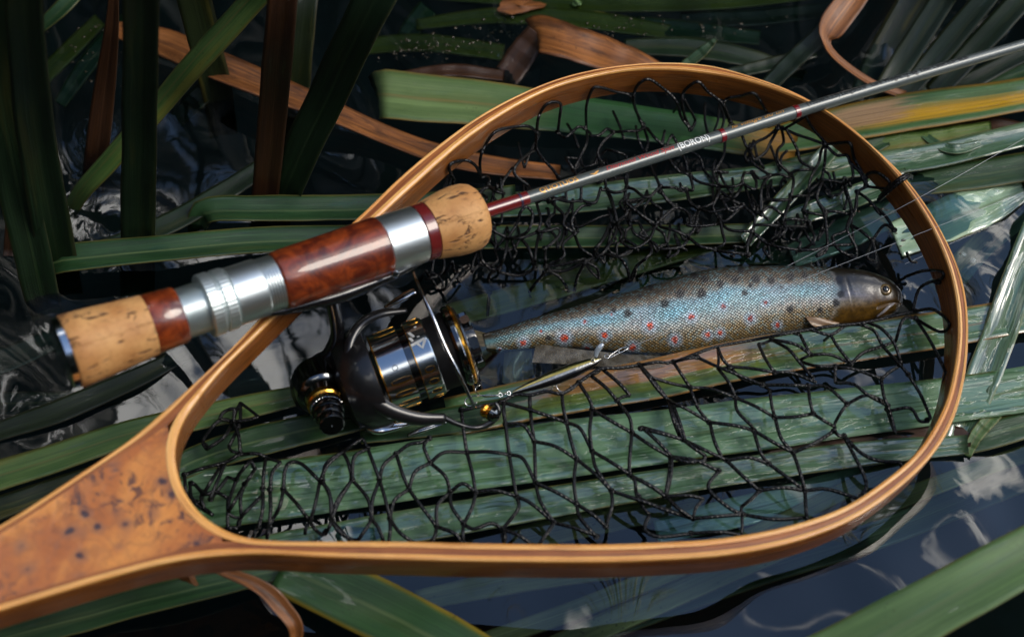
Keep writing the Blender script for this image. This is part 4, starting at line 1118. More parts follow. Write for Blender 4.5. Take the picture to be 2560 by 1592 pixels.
    black = [(1740 + x / 4.2, 640 + y / 4.2, r / 4.2) for x, y, r in ((90, 245, 32), (255, 295, 36), (410, 250, 34), (630, 240, 40), (790, 255, 34), (990, 215, 36), (1145, 210, 30),
             (60, 390, 44), (510, 390, 28), (470, 150, 30), (985, 560, 34), (1300, 570, 30), (1525, 400, 34), (1470, 490, 34), (1640, 240, 40), (1500, 250, 36), (570, 310, 20), (330, 210, 18), (900, 330, 18), (700, 90, 20))]
    black += [(1200 + x / 4.2, 640 + y / 4.2, r / 4.2) for x, y, r in ((1940, 500, 40), (2100, 395, 40), (1550, 600, 36), (1400, 570, 26), (2250, 200, 34), (720, 860, 26), (1790, 330, 24), (1250, 560, 20), (1680, 420, 20))]
    red = [(1200 + x / 4.2, 640 + y / 4.2, r / 4.2, d) for x, y, r, d in ((455, 910, 34, 1), (885, 860, 44, 1), (1310, 830, 36, 1), (1125, 980, 30, 1), (1785, 735, 40, 1), (1605, 960, 38, 1), (2045, 880, 38, 1),
           (640, 790, 16, .6), (1100, 690, 20, .5), (205, 985, 16, .7), (2220, 640, 34, .7), (1380, 610, 12, .6))]
    red += [(1740 + x / 4.2, 640 + y / 4.2, r / 4.2, d) for x, y, r, d in ((125, 825, 32, .9), (255, 810, 30, .9), (570, 660, 34, .35), (285, 530, 26, .4), (730, 490, 26, .3), (855, 725, 28, .8))]
    jag = nz(.16, 30) * 0.35
    bm = np.zeros_like(spec)
    for x, y, r in black:
        d = np.hypot(PX[..., 0] - x, PX[..., 1] - y) / (r * 1.3) + jag
        k = (np.clip((1.05 - d) / .30, 0, 1) * up)[..., None]
        bm = np.maximum(bm, k[..., 0])
        col = col * (1 - .93 * k) + np.array([.006, .005, .006]) * .93 * k
    for x, y, r, dd in red:
        d = np.hypot(PX[..., 0] - x, PX[..., 1] - y) / (r * 1.15) + jag
        h = (np.clip((2.3 - d) / 1.1, 0, 1) * up * .75)[..., None]
        col = col * (1 - h) + np.array([.42, .52, .62]) * h
        k = (np.clip((0.95 - d) / .3, 0, 1) * up)[..., None]
        rc = np.array([.62, .060, .012]) * dd + np.array([.09, .03, .05]) * (1 - dd)
        col = col * (1 - k) + rc * k
    fl = np.exp(-((s - .02) / .40) ** 2)[..., None] * (1 - headm) * (1 - bm[..., None])
    col = np.clip(col * (1 + .30 * fl), .002, .9)
    aux = np.stack([scale_m, spec, 1 - bm], -1)
    verts = V.reshape(-1, 3)
    f = []
    for i in range(NU - 1):
        for j in range(NV):
            j2 = (j + 1) % NV
            f.append((i * NV + j, (i + 1) * NV + j, (i + 1) * NV + j2, i * NV + j2))
    f.append(tuple(range(NV))); f.append(tuple((NU - 1) * NV + j for j in range(NV))[::-1])
    m, nt, b = new_mat('trout_skin')
    att = nt.n('ShaderNodeVertexColor', layer_name='pigment').outputs[0]
    ax = nt.n('ShaderNodeSeparateColor', {0: nt.n('ShaderNodeVertexColor', layer_name='aux').outputs[0]})
    uv = nt.n('ShaderNodeSeparateXYZ', {0: nt.n('ShaderNodeUVMap').outputs[0]})
    p_u, p_v = 0.00132, 0.00112
    a = nt.m('DIVIDE', uv.outputs[0], p_u); c = nt.m('DIVIDE', uv.outputs[1], p_v)
    jn = nt.m('MULTIPLY', nt.m('SUBTRACT', nt.noise(nt.n('ShaderNodeUVMap').outputs[0], 420.0, 2), 0.5), 0.5)
    q = nt.n('ShaderNodeCombineXYZ', {0: nt.m('ADD', nt.m('ADD', a, c), jn), 1: nt.m('SUBTRACT', a, nt.m('SUBTRACT', c, jn)), 2: 0.0})
    vor = nt.n('ShaderNodeTexVoronoi', {'Vector': nt.mul(q.outputs[0], (0.72, 0.72, 1)), 'Scale': 1.0, 'Randomness': 0.28}, voronoi_dimensions='2D')
    dist = vor.outputs['Distance']; cellc = vor.outputs['Color']
    edge = nt.sm(dist, 0.30, 0.56)
    em = nt.m('MULTIPLY', edge, ax.outputs[0])
    cc = nt.n('ShaderNodeSeparateColor', {0: cellc})
    var = nt.m('ADD', nt.m('MULTIPLY', cc.outputs[0], 0.7), 0.75)
    sv = nt.n('ShaderNodeVectorMath', operation='SCALE'); nt.put(sv.inputs[0], att); nt.put(sv.inputs['Scale'], nt.fmix(ax.outputs[0], 1.0, var))
    teal = nt.mix(nt.m('MULTIPLY', nt.m('MULTIPLY', nt.sm(cc.outputs[1], .45, .9), nt.m('MULTIPLY', ax.outputs[0], ax.outputs[2])), 0.25), sv.outputs[0], (0.20, 0.46, 0.52))
    dk = nt.n('ShaderNodeVectorMath', operation='SCALE'); nt.put(dk.inputs[0], teal); dk.inputs['Scale'].default_value = 0.28
    colr = nt.mix(em, teal, dk.outputs[0])
    mo = nt.noise(nt.n('ShaderNodeUVMap').outputs[0], 700.0, 5, .65)
    colr = nt.mix(nt.m('MULTIPLY', nt.sm(mo, .42, .66), nt.fmix(ax.outputs[0], .55, .25)), colr, (.010, .008, .005))
    nt.put(b.inputs['Base Color'], colr)
    nt.put(b.inputs['Metallic'], nt.m('MULTIPLY', ax.outputs[0], 0.25))
    nt.put(b.inputs['Roughness'], nt.fmix(em, 0.30, 0.55))
    b.inputs['Coat Weight'].default_value = 0.55
    b.inputs['Coat Roughness'].default_value = 0.04
    hgt = nt.m('MULTIPLY', nt.sm(dist, 0.60, 0.15), ax.outputs[0])
    nt.put(b.inputs['Normal'], nt.bump(hgt, 0.55, 0.0004))
    nt.put(b.inputs['Coat Normal'], nt.bump(nt.m('ADD', nt.m('MULTIPLY', hgt, 0.35), nt.noise(nt.n('ShaderNodeUVMap').outputs[0], 190.0, 4)), 0.6, 0.001))
    mesh_obj('body', verts, f, m, root, uvs=UV.reshape(-1, 2), cols={'pigment': col.reshape(-1, 3), 'aux': aux.reshape(-1, 3)})

    def fin(name, base, tip, z0, z1, c1, c2, alpha, rays=14, sub=10):
        """a fan between a base line and a tip line, pleated along its rays"""
        bb = catmull(np.array(base, float), rays * 2 + 1); tt = catmull(np.array(tip, float), rays * 2 + 1)
        v, f, uvs = [], [], []
        for i in range(rays * 2 + 1):
            for k in range(sub + 1):
                s = k / sub
                q = bb[i] * (1 - s) + tt[i] * s
                z = z0 * (1 - s) + z1 * s + (0.00018 if i % 2 else -0.00018) * (0.3 + s) + 0.0012 * math.sin(s * 3 + i * .2)
                v.append(P(q[0], q[1], z)); uvs.append((i / (rays * 2), s))
        n = sub + 1
        M = len(v)
        v += [q - np.array([0, 0, .00035]) for q in v]
        for i in range(rays * 2):
            for k in range(sub):
                a = i * n + k
                f.append((a, a + n, a + n + 1, a + 1)); f.append((M + a, M + a + 1, M + a + n + 1, M + a + n))
        m, nt, b = new_mat(name + '_skin')
        uv = nt.n('ShaderNodeUVMap').outputs[0]
        r = nt.noise(nt.mul(uv, (rays * 0.9, 1.5, 1)), 1.0, 2)
        nt.put(b.inputs['Base Color'], nt.mix(nt.sm(r, .35, .65), c1, c2))
        b.inputs['Roughness'].default_value = .4
        b.inputs['Coat Weight'].default_value = .3
        b.inputs['Alpha'].default_value = alpha
        return mesh_obj(name, v, f, m, root, uvs=uvs + uvs)
    fin('tail_fin', [(1236, 838), (1228, 862), (1230, 886)], [(1095, 800), (1140, 890), (1110, 985)], -.0005, .001, (.05, .040, .018), (.11, .085, .038), 1.0)
    fin('anal_fin', [(1340, 858), (1440, 872), (1560, 884), (1668, 890)], [(1330, 905), (1450, 912), (1600, 922), (1706, 910)], .0005, .0035, (.10, .085, .06), (.22, .20, .16), .36, 18)
    fin('pelvic_fin', [(1262, 868), (1300, 872), (1330, 870)], [(1255, 955), (1285, 962), (1335, 935)], -.004, -.006, (.10, .075, .03), (.16, .12, .05), .8, 9)
    fin('pectoral_fin', [(2092, 796), (2098, 808), (2088, 820)], [(2013, 791), (2030, 812), (2052, 822)], .002, .0065, (.20, .10, .025), (.12, .060, .018), 1.0, 8)
    fin('dorsal_fin', [(1400, 792), (1480, 766), (1560, 742)], [(1330, 770), (1420, 745), (1500, 728)], -.001, -.006, (.03, .025, .015), (.06, .05, .025), .9, 10)
    # eye
    e = P(2204, 722, 0)
    i = int(np.argmin(np.abs(t[:, 0] - 2204)))
    e = cen[i] + hd[i] * hh[i] * .32 + wd[i] * th[i] * .93
    k = mpp(e)
    ax_ = wd[i] * .95 + hd[i] * .25
    mb = MB(); mb.lathe([(-6 * k, 15 * k), (0, 16 * k), (3 * k, 13.5 * k), (4.2 * k, 8.2 * k)], e, ax_, seg=28)
    iris = mb.build('eye', plain('trout_iris', (.16, .10, .03), .25, .3, 1.0), root)
    mb = MB(); mb.lathe([(0, 8.4 * k), (4.4 * k, 8.2 * k), (6.2 * k, 5 * k), (6.8 * k, .3 * k)], e, ax_, seg=24)
    mb.build('pupil', plain('trout_pupil', (.003, .003, .004), .08, 0, 1.0), iris)
    # white lip of the jaw
    mb = MB()
    mb.tube([P(2192, 792, .0045), P(2210, 778, .0075), P(2226, 764, .0085), P(2243, 754, .0065)], [.0004, .0008, .0008, .0004], 8, 20)
    mb.build('jaw', plain('trout_jaw', (.34, .30, .28), .3, 0, .8), root)
build_trout()

# ------------------------------------------------------------------ fishing rod
ROD = thing('fishing_rod', 'fishing rod with cork grips, red wooden reel seat and slim grey blank', 'fishing rod')
def zr(px): return .0800 + (px - 780) * (.0445 - .0800) / 1220.0
E0, E1 = P(165, 882, zr(165)), P(1203, 532, zr(1203))
RLEN = float(np.linalg.norm(E1 - E0)); RA = (E1 - E0) / RLEN
_ts = np.linspace(-.05, RLEN + .05, 600)
_xs = np.array([proj(E0 + RA * q)[0] for q in _ts])
def tx(px): return float(np.interp(px, _xs, _ts))
def rp(prof):
    out = []
    for px, r in prof:
        q = tx(px); out.append((q, r * mpp(E0 + RA * q)))
    return out
RC = CAM - E0; RC = RC - RA * (RC @ RA); RC /= np.linalg.norm(RC)
RT = np.cross(RA, RC); RT *= (1 if RT[1] > 0 else -1)

def cork_mat():
    m, nt, b = new_mat('cork')
    co = nt.n('ShaderNodeTexCoord').outputs['Object']
    uv = nt.n('ShaderNodeUVMap').outputs[0]
    n1 = nt.noise(co, 70.0, 5, 0.6)
    n2 = nt.noise(co, 520.0, 3, 0.6)
    col = nt.mix(nt.sm(n1, 0.35, 0.68), (0.62, 0.325, 0.115), (0.46, 0.205, 0.062))
    col = nt.mix(nt.sm(n2, 0.5, 0.75, 0, .45), col, (0.30, 0.135, 0.045))
    uvm = nt.mul(uv, (34.0, 95.0, 1))
    v = nt.n('ShaderNodeTexVoronoi', {'Vector': nt.vm('ADD', uvm, nt.mul(nt.noise(uvm, 1.4, 3, col=True), (.9, .9, 0))), 'Scale': 1.0, 'Randomness': 1.0}, voronoi_dimensions='2D')
    keep = nt.sm(nt.noise(nt.mul(uv, (14.0, 60.0, 1)), 1.0, 2), 0.50, 0.57)
    pit = nt.m('MULTIPLY', nt.sm(v.outputs['Distance'], 0.30, 0.15), keep)
    crack = nt.m('MULTIPLY', nt.sm(nt.m('ABSOLUTE', nt.m('SUBTRACT', nt.noise(nt.mul(uv, (9.0, 42.0, 1)), 1.0, 4, .6, .5), 0.5)), 0.016, 0.004), nt.sm(nt.noise(co, 40.0), .52, .6))
    dark = nt.m('MAXIMUM', pit, crack)
    col = nt.mix(nt.m('MULTIPLY', dark, 0.92), col, (0.075, 0.032, 0.014))
    nt.put(b.inputs['Base Color'], col)
    b.inputs['Roughness'].default_value = 0.62
    nt.put(b.inputs['Normal'], nt.bump(nt.m('SUBTRACT', nt.m('MULTIPLY', n2, .25), dark), 0.6, 0.0008))
    return m
CORK = cork_mat()

def lacquer_mat():
    m, nt, b = new_mat('lacquered_burl')
    co = nt.n('ShaderNodeTexCoord').outputs['Object']
    w = nt.noise(co, 60.0, 5, 0.62, 2.0)
    w2 = nt.noise(co, 260.0, 4, 0.6, 0.8)
    col = nt.mix(nt.sm(w, 0.32, 0.68), (0.075, 0.009, 0.003), (0.28, 0.047, 0.007))
    col = nt.mix(nt.sm(w2, 0.48, 0.72, 0, .7), col, (0.070, 0.012, 0.005))
    nt.put(b.inputs['Base Color'], col)
    b.inputs['Roughness'].default_value = 0.35
    b.inputs['Coat Weight'].default_value = 1.0
    b.inputs['Coat Roughness'].default_value = 0.03
    nt.put(b.inputs['Coat Normal'], nt.bump(nt.noise(co, 120.0, 2), 0.08, 0.0008))
    return m
LACQ = lacquer_mat()
ALU = plain('brushed_aluminium', (0.74, 0.80, 0.80), 0.36, 1.0)
ALU2 = plain('satin_aluminium', (0.74, 0.81, 0.80), 0.45, 1.0)
STEEL = plain('polished_steel', (0.62, 0.63, 0.64), 0.12, 1.0)
BURG = plain('burgundy_varnish', (0.135, 0.012, 0.012), 0.25, 0, 1.0)

def part(name, prof, mat, parent=ROD, seg=72, auto=30, wob=None):
    mb = MB(); mb.lathe(rp(prof), E0, RA, RC, seg, wob=wob)
    return mb.build(name, mat, parent, auto=auto)

part('butt_cap', [(150, 70), (151, 84), (155, 90), (171, 91)], STEEL)
part('butt_cork', [(171, 92), (175, 95), (200, 94), (250, 90), (300, 85), (372, 78)], CORK, auto=60)
part('seat_insert', [(372.3, 77), (375, 78), (410, 76), (444, 74), (450, 71)], LACQ)
th_prof = []
x = 450.0
while x < 511: th_prof += [(x, 62.5), (x + 1.6, 65.5), (x + 2.3, 65.5), (x + 3.2, 62.5)]; x += 3.9
part('thread_barrel', th_prof, ALU, auto=20)
knurl = lambda t, w: 0.009 * (1 if int(w * 90 / (2 * math.pi)) % 2 else -1)
part('lock_nut', [(507, 70), (509, 78), (512, 81), (536, 81), (539, 79), (541, 74), (545, 74), (547, 79), (549, 80), (571, 79), (574, 77), (576, 70)], ALU2, seg=180, auto=25, wob=lambda t, w: knurl(t, w) * .5)
part('sliding_hood', [(576, 72), (578, 75), (650, 74), (653, 72)], ALU)
th_prof = [(653, 71)]
x = 654.0
while x < 690: th_prof += [(x, 68.5), (x + 4.6, 70.5), (x + 5.4, 70.5), (x + 6.4, 68.5)]; x += 7.0
part('hood_grooves', th_prof, ALU, auto=20)
part('reel_seat', [(689, 62), (691, 69), (697, 74), (712, 76), (760, 76), (830, 76), (900, 77), (952, 77), (955, 74)], LACQ)
part('front_hood', [(955, 72), (957, 74), (1000, 74), (1043, 73), (1045, 70)], ALU)
part('trim_ring', [(1045, 71), (1047, 73.5), (1070, 74), (1072, 72)], BURG)
part('fore_grip', [(1072, 75), (1080, 77), (1100, 81), (1125, 86), (1150, 88), (1172, 86), (1186, 80), (1195, 70), (1200, 58), (1202, 40), (1202.5, 15)], CORK, auto=50)

# blank: a slim tapering tube with a slight bend
BL_PX = [(1196, 534.5), (1320, 494.5), (1600, 404), (1802, 340), (1989, 280.5), (2250, 202), (2560, 112), (2760, 55), (3100, -42), (3500, -155)]
BL = catmull(np.array([P(x, y, zr(x) if x < 2000 else .0445 - (x - 2000) * .000022) for x, y in BL_PX]), 320)
BLX = np.array([proj(q)[0] for q in BL])
def blank_r(px): return float(np.interp(px, [1196, 1320, 1800, 2000, 2560, 3500], [15.6, 15.8, 16.2, 16.2, 13.6, 10.0]))
def blank_tube(name, x0, x1, extra, mat, seg=24, parent=ROD, ends=0.0):
    xs = np.linspace(x0, x1, max(5, int((x1 - x0) / 10)))
    pts = np.stack([np.interp(xs, BLX, BL[:, k]) for k in range(3)], 1)
    r = [(blank_r(x) + extra) * mpp(p) for x, p in zip(xs, pts)]
    if ends: r[0] *= ends; r[-1] *= ends
    mb = MB(); mb.tube(pts, r, seg)
    return mb.build(name, mat, parent, auto=40)
BLANK = plain('grey_blank', (0.085, 0.100, 0.096), 0.36, 0.2, 0.6, .12)
BLANK.node_tree.nodes['Principled BSDF'].inputs['Roughness'].default_value = .34
for l in list(BLANK.node_tree.links):
    if l.to_socket.name == 'Roughness': BLANK.node_tree.links.remove(l)
blank = blank_tube('blank', 1300, 3480, 0, BLANK)
blank_tube('varnished_wrap', 1196, 1318, 2.2, BURG)
blank_tube('wrap_edge', 1296, 1301, 3.4, plain('dark_thread', (.03, .02, .05), .3, 0, 1.0))
blank_tube('thread_ring', 1797, 1808, 1.6, plain('red_thread', (.17, .008, .012), .25, 0, 1.0))
blank_tube('thread_ring', 1983, 1994, 1.4, bpy.data.materials['red_thread'])

def lettering(text, x0, x1, hpx, phi, mat, shear=0.0, name='lettering', bold=0.0, yoff=0.0):
    """flat print wrapped on the blank between two photograph columns"""
    cu = bpy.data.curves.new('print', 'FONT')
    cu.body = text; cu.size = 1.0; cu.shear = shear; cu.offset = bold; cu.resolution_u = 3
    ob = bpy.data.objects.new('print', cu); C.objects.link(ob)
    bpy.context.view_layer.update()
    me = bpy.data.meshes.new_from_object(ob.evaluated_get(bpy.context.evaluated_depsgraph_get()))
    import bmesh
    bm = bmesh.new(); bm.from_mesh(me); bmesh.ops.triangulate(bm, faces=bm.faces); bmesh.ops.subdivide_edges(bm, edges=[e for e in bm.edges if e.calc_length() > .15], cuts=3); bmesh.ops.triangulate(bm, faces=bm.faces); bm.to_mesh(me); bm.free()
    bpy.data.objects.remove(ob)
    co = np.array([v.co[:] for v in me.vertices])
    lo, hi = co.min(0), co.max(0)
    A = np.stack([np.interp(x0, BLX, BL[:, k]) for k in range(3)]); B = np.stack([np.interp(x1, BLX, BL[:, k]) for k in range(3)])
    d = (B - A) / np.linalg.norm(B - A)
    for v in me.vertices:
        s = (v.co.x - lo[0]) / (hi[0] - lo[0]); px = x0 + (x1 - x0) * s
        c = np.array([np.interp(px, BLX, BL[:, k]) for k in range(3)])
        k = mpp(c); r = blank_r(px) * k + 0.00016
        cc = CAM - c; cc = cc - d * (cc @ d); cc /= np.linalg.norm(cc)
        tt = np.cross(d, cc); tt *= 1 if tt[1] > 0 else -1
        w = phi + ((v.co.y - (lo[1] + hi[1]) / 2) / 0.70) * hpx / blank_r(px)
        v.co = Vector(c + r * (cc * math.cos(w) + tt * math.sin(w)))
    me.materials.clear(); me.materials.append(mat)
    o = bpy.data.objects.new(name, me); C.objects.link(o); o.parent = blank
    return o
GOLDP = plain('gold_print', (.62, .30, .06), .35, .3); WHITEP = plain('white_print', (.75, .77, .74), .4)
REDP = plain('red_print', (.42, .035, .03), .4); BLACKP = plain('black_print', (.010, .010, .010), .4)
lettering('QUOTUOS', 1346, 1441, 13, .42, GOLDP, bold=.01)
lettering('Diamond Wood Spin', 1512, 1681, 12, .50, REDP, shear=.35, bold=.01)
lettering('(BORON)', 1690, 1768, 17, .32, WHITEP, bold=.012)
lettering('le village du un', 1826, 1957, 10, .72, GOLDP, shear=.4)
lettering('(TSS56UL,LS) Length:5\'6"  Lure Weight:1g~6g  Line Class:2Lb~6Lb.', 2014, 2416, 12, .66, BLACKP, bold=.012)
# little bird like gold mark between the words
def gold_mark():
    pts2 = [(0, .2), (.28, .35), (.45, .1), (.62, .55), (1.0, .9), (.86, .2), (.6, -.5), (.38, -.45), (.3, -.05)]
    v = []
    for (u, w) in pts2:
        px = 1470 + 26 * u
        c = np.array([np.interp(px, BLX, BL[:, k]) for k in range(3)]); d = BL[60] - BL[40]; d /= np.linalg.norm(d)
        cc = CAM - c; cc = cc - d * (cc @ d); cc /= np.linalg.norm(cc); tt = np.cross(d, cc); tt *= 1 if tt[1] > 0 else -1
        a = .40 + .42 * w
        v.append(c + (blank_r(px) * mpp(c) + .00014) * (cc * math.cos(a) + tt * math.sin(a)))
    tess = tessellate_polygon([[Vector(q) for q in v]])
    o = mesh_obj('gold_emblem', v, [tuple(q) for q in tess], GOLDP, blank, smooth=False)
gold_mark()

# ------------------------------------------------------------------ spinning reel
REEL = thing('spinning_reel', 'black and silver spinning reel with gold slots hanging under the rod', 'fishing reel')
def solve_reel():
    S = P(955, 935, .02)
    PSI = math.radians(38)
    for it in range(12):
        c = CAM - S; c /= np.linalg.norm(c)
        a = RA + c * (-(RA @ c)) * 1.0; a /= np.linalg.norm(a)
        cp = c - a * (a @ c); cp /= np.linalg.norm(cp)
        dn = np.cross(a, cp)
        if dn[1] > 0: dn = -dn
        b = math.cos(PSI) * cp + math.sin(PSI) * dn
        n = math.cos(PSI) * dn - math.sin(PSI) * cp
        def F(p): return proj(E0 + RA * p[0] + n * p[1]) - np.array([954, 936])
        p = np.array([.15, .07])
        for _ in range(10):
            f0 = F(p); J = np.stack([(F(p + np.array([1e-5, 0])) - f0) / 1e-5, (F(p + np.array([0, 1e-5])) - f0) / 1e-5], 1)
            p = p - np.linalg.solve(J, f0)
        S = E0 + RA * p[0] + n * p[1]
    return S, a, n, b, cp, dn, p
RS, ra, rn, rb, rcp, rdn, rpars = solve_reel()
print('reel offset from rod (m):', rpars, 'height', RS[2])
rk = mpp(RS)
def Q(px, py, d=0.0):
    """point on the plane facing the lens through the spool centre, lifted d metres"""
    o = RS + rcp * d; r = ray(px, py)
    return CAM + r * (((o - CAM) @ rcp) / (r @ rcp))
def cq(pts, d): return [Q(700 + x / 3.15, 650 + y / 3.15, dd) for (x, y), dd in zip(pts, np.interp(np.linspace(0, 1, len(pts)), np.linspace(0, 1, len(d)), d))]

CHROME = plain('smoked_chrome', (0.16, 0.165, 0.17), 0.13, 1.0)
SILV = plain('spool_silver', (0.50, 0.53, 0.55), 0.16, 1.0)
GOLD = plain('gold_anodised', (0.85, 0.42, 0.06), 0.22, 1.0)
BLK = plain('gloss_black', (0.006, 0.006, 0.007), 0.22, 0.0, 1.0, .06)
BLK2 = plain('satin_black', (0.008, 0.008, 0.009), 0.34, 0.2, .5)

def rlathe(name, prof, mat, o=None, ax=None, e1=None, seg=96, auto=30, wob=None, parent=REEL):
    mb = MB(); mb.lathe([(x * rk, r * rk) for x, r in prof], RS if o is None else o, ra if ax is None else ax, rcp if e1 is None else e1, seg, wob=wob)
    return mb.build(name, mat, parent, auto=auto)
spool = rlathe('spool', [(-4, 60), (-4, 100), (0, 102.5), (70, 102.5), (70.5, 99)], SILV)
rlathe('gold_edge', [(-3, 101), (-2, 103.4), (1, 103.4), (2, 101)], GOLD, parent=spool)
rlathe('spool_groove', [(70, 99), (71, 98), (87, 98), (88, 99)], CHROME, parent=spool)
rlathe('spool_flange', [(88, 99), (89, 102.5), (134, 102.5), (137, 100), (138, 80)], SILV, parent=spool)
rlathe('gold_line', [(88.5, 101), (89, 103.2), (91, 103.2), (91.5, 101)], GOLD, parent=spool)
line_prof = [(138, 96)]
x = 139.0
while x < 190: line_prof += [(x, 95 - abs(x - 164) * .03), (x + .9, 96.4 - abs(x - 164) * .03)]; x += 1.8
rlathe('wound_line', line_prof + [(191, 90)], plain('black_line', (.012, .012, .013), .34, 0, .3), seg=64, auto=60, parent=spool)
rlathe('spool_lip', [(190, 88), (191, 100), (197, 105), (206, 106), (210, 104), (210, 98)], CHROME, parent=spool)
rlathe('lip_ring', [(209, 96), (210, 105), (215, 105.5), (219, 102), (222, 96)], GOLD, parent=spool)
rlathe('drag_knob', [(216, 96), (221, 98), (226, 94), (228, 80), (230, 62), (240, 60), (252, 56), (254, 40), (254, 1)], BLK, parent=spool)
for i, ang in enumerate((-50, 5, 62, 130, 200, 260)):
    w = math.radians(ang)
    e = rcp * math.cos(w) + rdn * math.sin(w); g = np.cross(ra, e)
    mb = MB(); mb.box(RS + ra * 240 * rk + e * 66 * rk, ra * 11 * rk, g * 15 * rk, e * 7 * rk, ch=.35)
    mb.build('drag_lobe', CHROME, spool, smooth=False)

def on_spool(Ax, w, r):
    return RS + ra * Ax * rk + (rcp * math.cos(w) + rdn * math.sin(w)) * r * rk
def slot_mesh(A0, A1, w, hw, r, n=5):
    v, f = [], []
    for i in range(n + 1):
        Ax = A0 + (A1 - A0) * i / n
        s = math.sin(math.pi * min(max((i + .35) / (n + .7), 0), 1)) ** .35
        for k in (-1, 1):
            v.append(on_spool(Ax, w + k * hw * s, r))
    M = len(v)
    for i in range(n + 1):
        for k in (0, 1):
            Ax = A0 + (A1 - A0) * i / n
            v.append(v[i * 2 + k] - (v[i * 2 + k] - (RS + ra * Ax * rk)) * .02)
    for i in range(n):
        a = i * 2
        f += [(a, a + 1, a + 3, a + 2), (a, a + 2, M + a + 2, M + a), (a + 1, M + a + 1, M + a + 3, a + 3)]
    return v, f
for deg in (-104, -84, -64, 18, 37.5, 57, 77, 97, 117, 137):
    w = math.radians(deg)
    v, f = slot_mesh(14, 67, w, .075, 103.0)
    sl = mesh_obj('slot', v, f, GOLD, spool, smooth=False)
    v, f = slot_mesh(17, 64, w - .016, .048, 103.3)
    mesh_obj('slot_hole', v, f, BLK2, sl, smooth=False)
    v, f = slot_mesh(102, 128, w - .02, .085, 103.0)
    sl = mesh_obj('slot', v, f, GOLD, spool, smooth=False)
    v, f = slot_mesh(105, 125, w - .036, .055, 103.3)
    mesh_obj('slot_hole', v, f, BLK2, sl, smooth=False)
# round screw on the skirt
mb = MB(); e = on_spool(36, math.radians(-2), 102.6)
mb.tube([e + (ra * math.cos(q) + rdn * math.sin(q)) * 6.5 * rk for q in np.linspace(0, 6.283, 17)], 1.1 * rk, 6)
mb.build('skirt_rivet', CHROME, spool)
# emblem of white strokes on the flange
def stroke(pts, hw):
    v, f = [], []
    for i, (Ax, w) in enumerate(pts):
        j = min(i + 1, len(pts) - 1); h = max(i - 1, 0)
        da, dw = pts[j][0] - pts[h][0], (pts[j][1] - pts[h][1]) * 103
        l = math.hypot(da, dw) + 1e-9
        for k in (-1, 1):
            v.append(on_spool(Ax - k * dw / l * hw, w + k * da / l * hw / 103, 103.2))
    for i in range(len(pts) - 1): f.append((i * 2, i * 2 + 1, i * 2 + 3, i * 2 + 2))
    return v, f
ev, ef = [], []
for pts in ([(92, -.40), (128, -.46)], [(118, -.92), (116, -.55)], [(98, -.78), (106, -.60)], [(108, -.40), (116, -.26), (128, -.42)], [(95, -.62), (100, -.50)]):
    v, f = stroke(pts, 3.4); b0 = len(ev); ev += v; ef += [tuple(i + b0 for i in q) for q in f]
mesh_obj('emblem', ev, ef, plain('white_enamel', (.55, .55, .52), .4), spool, smooth=False)

# rotor
rotor = rlathe('rotor', [(-112, 20), (-110, 70), (-96, 108), (-66, 128), (-30, 134), (-14, 132), (-12, 112), (-30, 106), (-40, 60)], BLK2)
mb = MB()
mb.tube(cq([(1000, 395), (780, 425), (630, 510), (545, 660), (545, 830), (610, 970), (720, 1090), (870, 1185), (1080, 1245), (1300, 1250)], [.010, .012, .013, .016, .019, .021, .020, .018, .015, .012]),
        [6 * rk, 12 * rk, 13 * rk, 13 * rk, 14 * rk, 18 * rk, 20 * rk, 19 * rk, 17 * rk, 13 * rk], 14, 60, flat=.7)
mb.build('rotor_arm', BLK2, rotor)
mb = MB()
mb.tube(cq([(1280, 1235), (1400, 1290), (1520, 1320), (1620, 1300), (1700, 1240), (1720, 1170), (1690, 1120)], [.012, .012, .010, .010, .010]), [8 * rk, 7 * rk, 6 * rk, 7 * rk, 8 * rk, 8 * rk, 5 * rk], 10, 40)
mb.build('roller_bracket', BLK2, rotor)
c0 = Q(700 + 1640 / 3.15, 650 + 1195 / 3.15, .008)
rx = ra * .55 + rdn * .6 + rcp * .58; rx /= np.linalg.norm(rx)
rlathe('line_roller', [(-14, 10), (-13, 17), (-6, 18), (0, 14), (6, 18), (11, 18), (12, 10)], GOLD, o=c0, ax=rx, e1=rn, seg=32, parent=rotor)
rlathe('roller_cap', [(10, 17), (16, 20), (26, 18), (32, 11), (34, .5)], CHROME, o=c0, ax=rx, e1=rn, seg=32, parent=rotor)
mb = MB()
mb.tube(cq([(1050, 95), (1085, 190), (1150, 330), (1215, 475), (1300, 680), (1390, 860), (1462, 1010), (1535, 1165)], [.012, .019, .024, .0265, .027, .026, .022, .015]), [4 * rk, 4.5 * rk, 5 * rk, 5.5 * rk, 5.5 * rk, 5 * rk, 4.5 * rk, 4.5 * rk], 12, 60)
mb.build('bail_wire', plain('bail_steel', (.42, .43, .44), .16, 1.0), rotor)
mb = MB()
mb.tube(cq([(820, 372), (900, 330), (1000, 275), (1062, 240)], [.012, .014, .015, .015]), [3 * rk, 9 * rk, 12 * rk, 10 * rk], 8, 16, flat=.5)
mb.build('bail_plate', STEEL, rotor)
mb = MB()
mb.tube(cq([(700, 1290), (770, 1320), (900, 1305), (1060, 1270)], [.004, .006, .006, .005]), [20 * rk, 20 * rk, 13 * rk, 4 * rk], 8, 16, flat=.5)
mb.tube(cq([(1005, 1385), (1080, 1350), (1200, 1310), (1310, 1270)], [.004, .005, .006, .006]), [5 * rk, 9 * rk, 8 * rk, 5 * rk], 8, 16, flat=.6)
mb.build('counter_plate', STEEL, rotor)
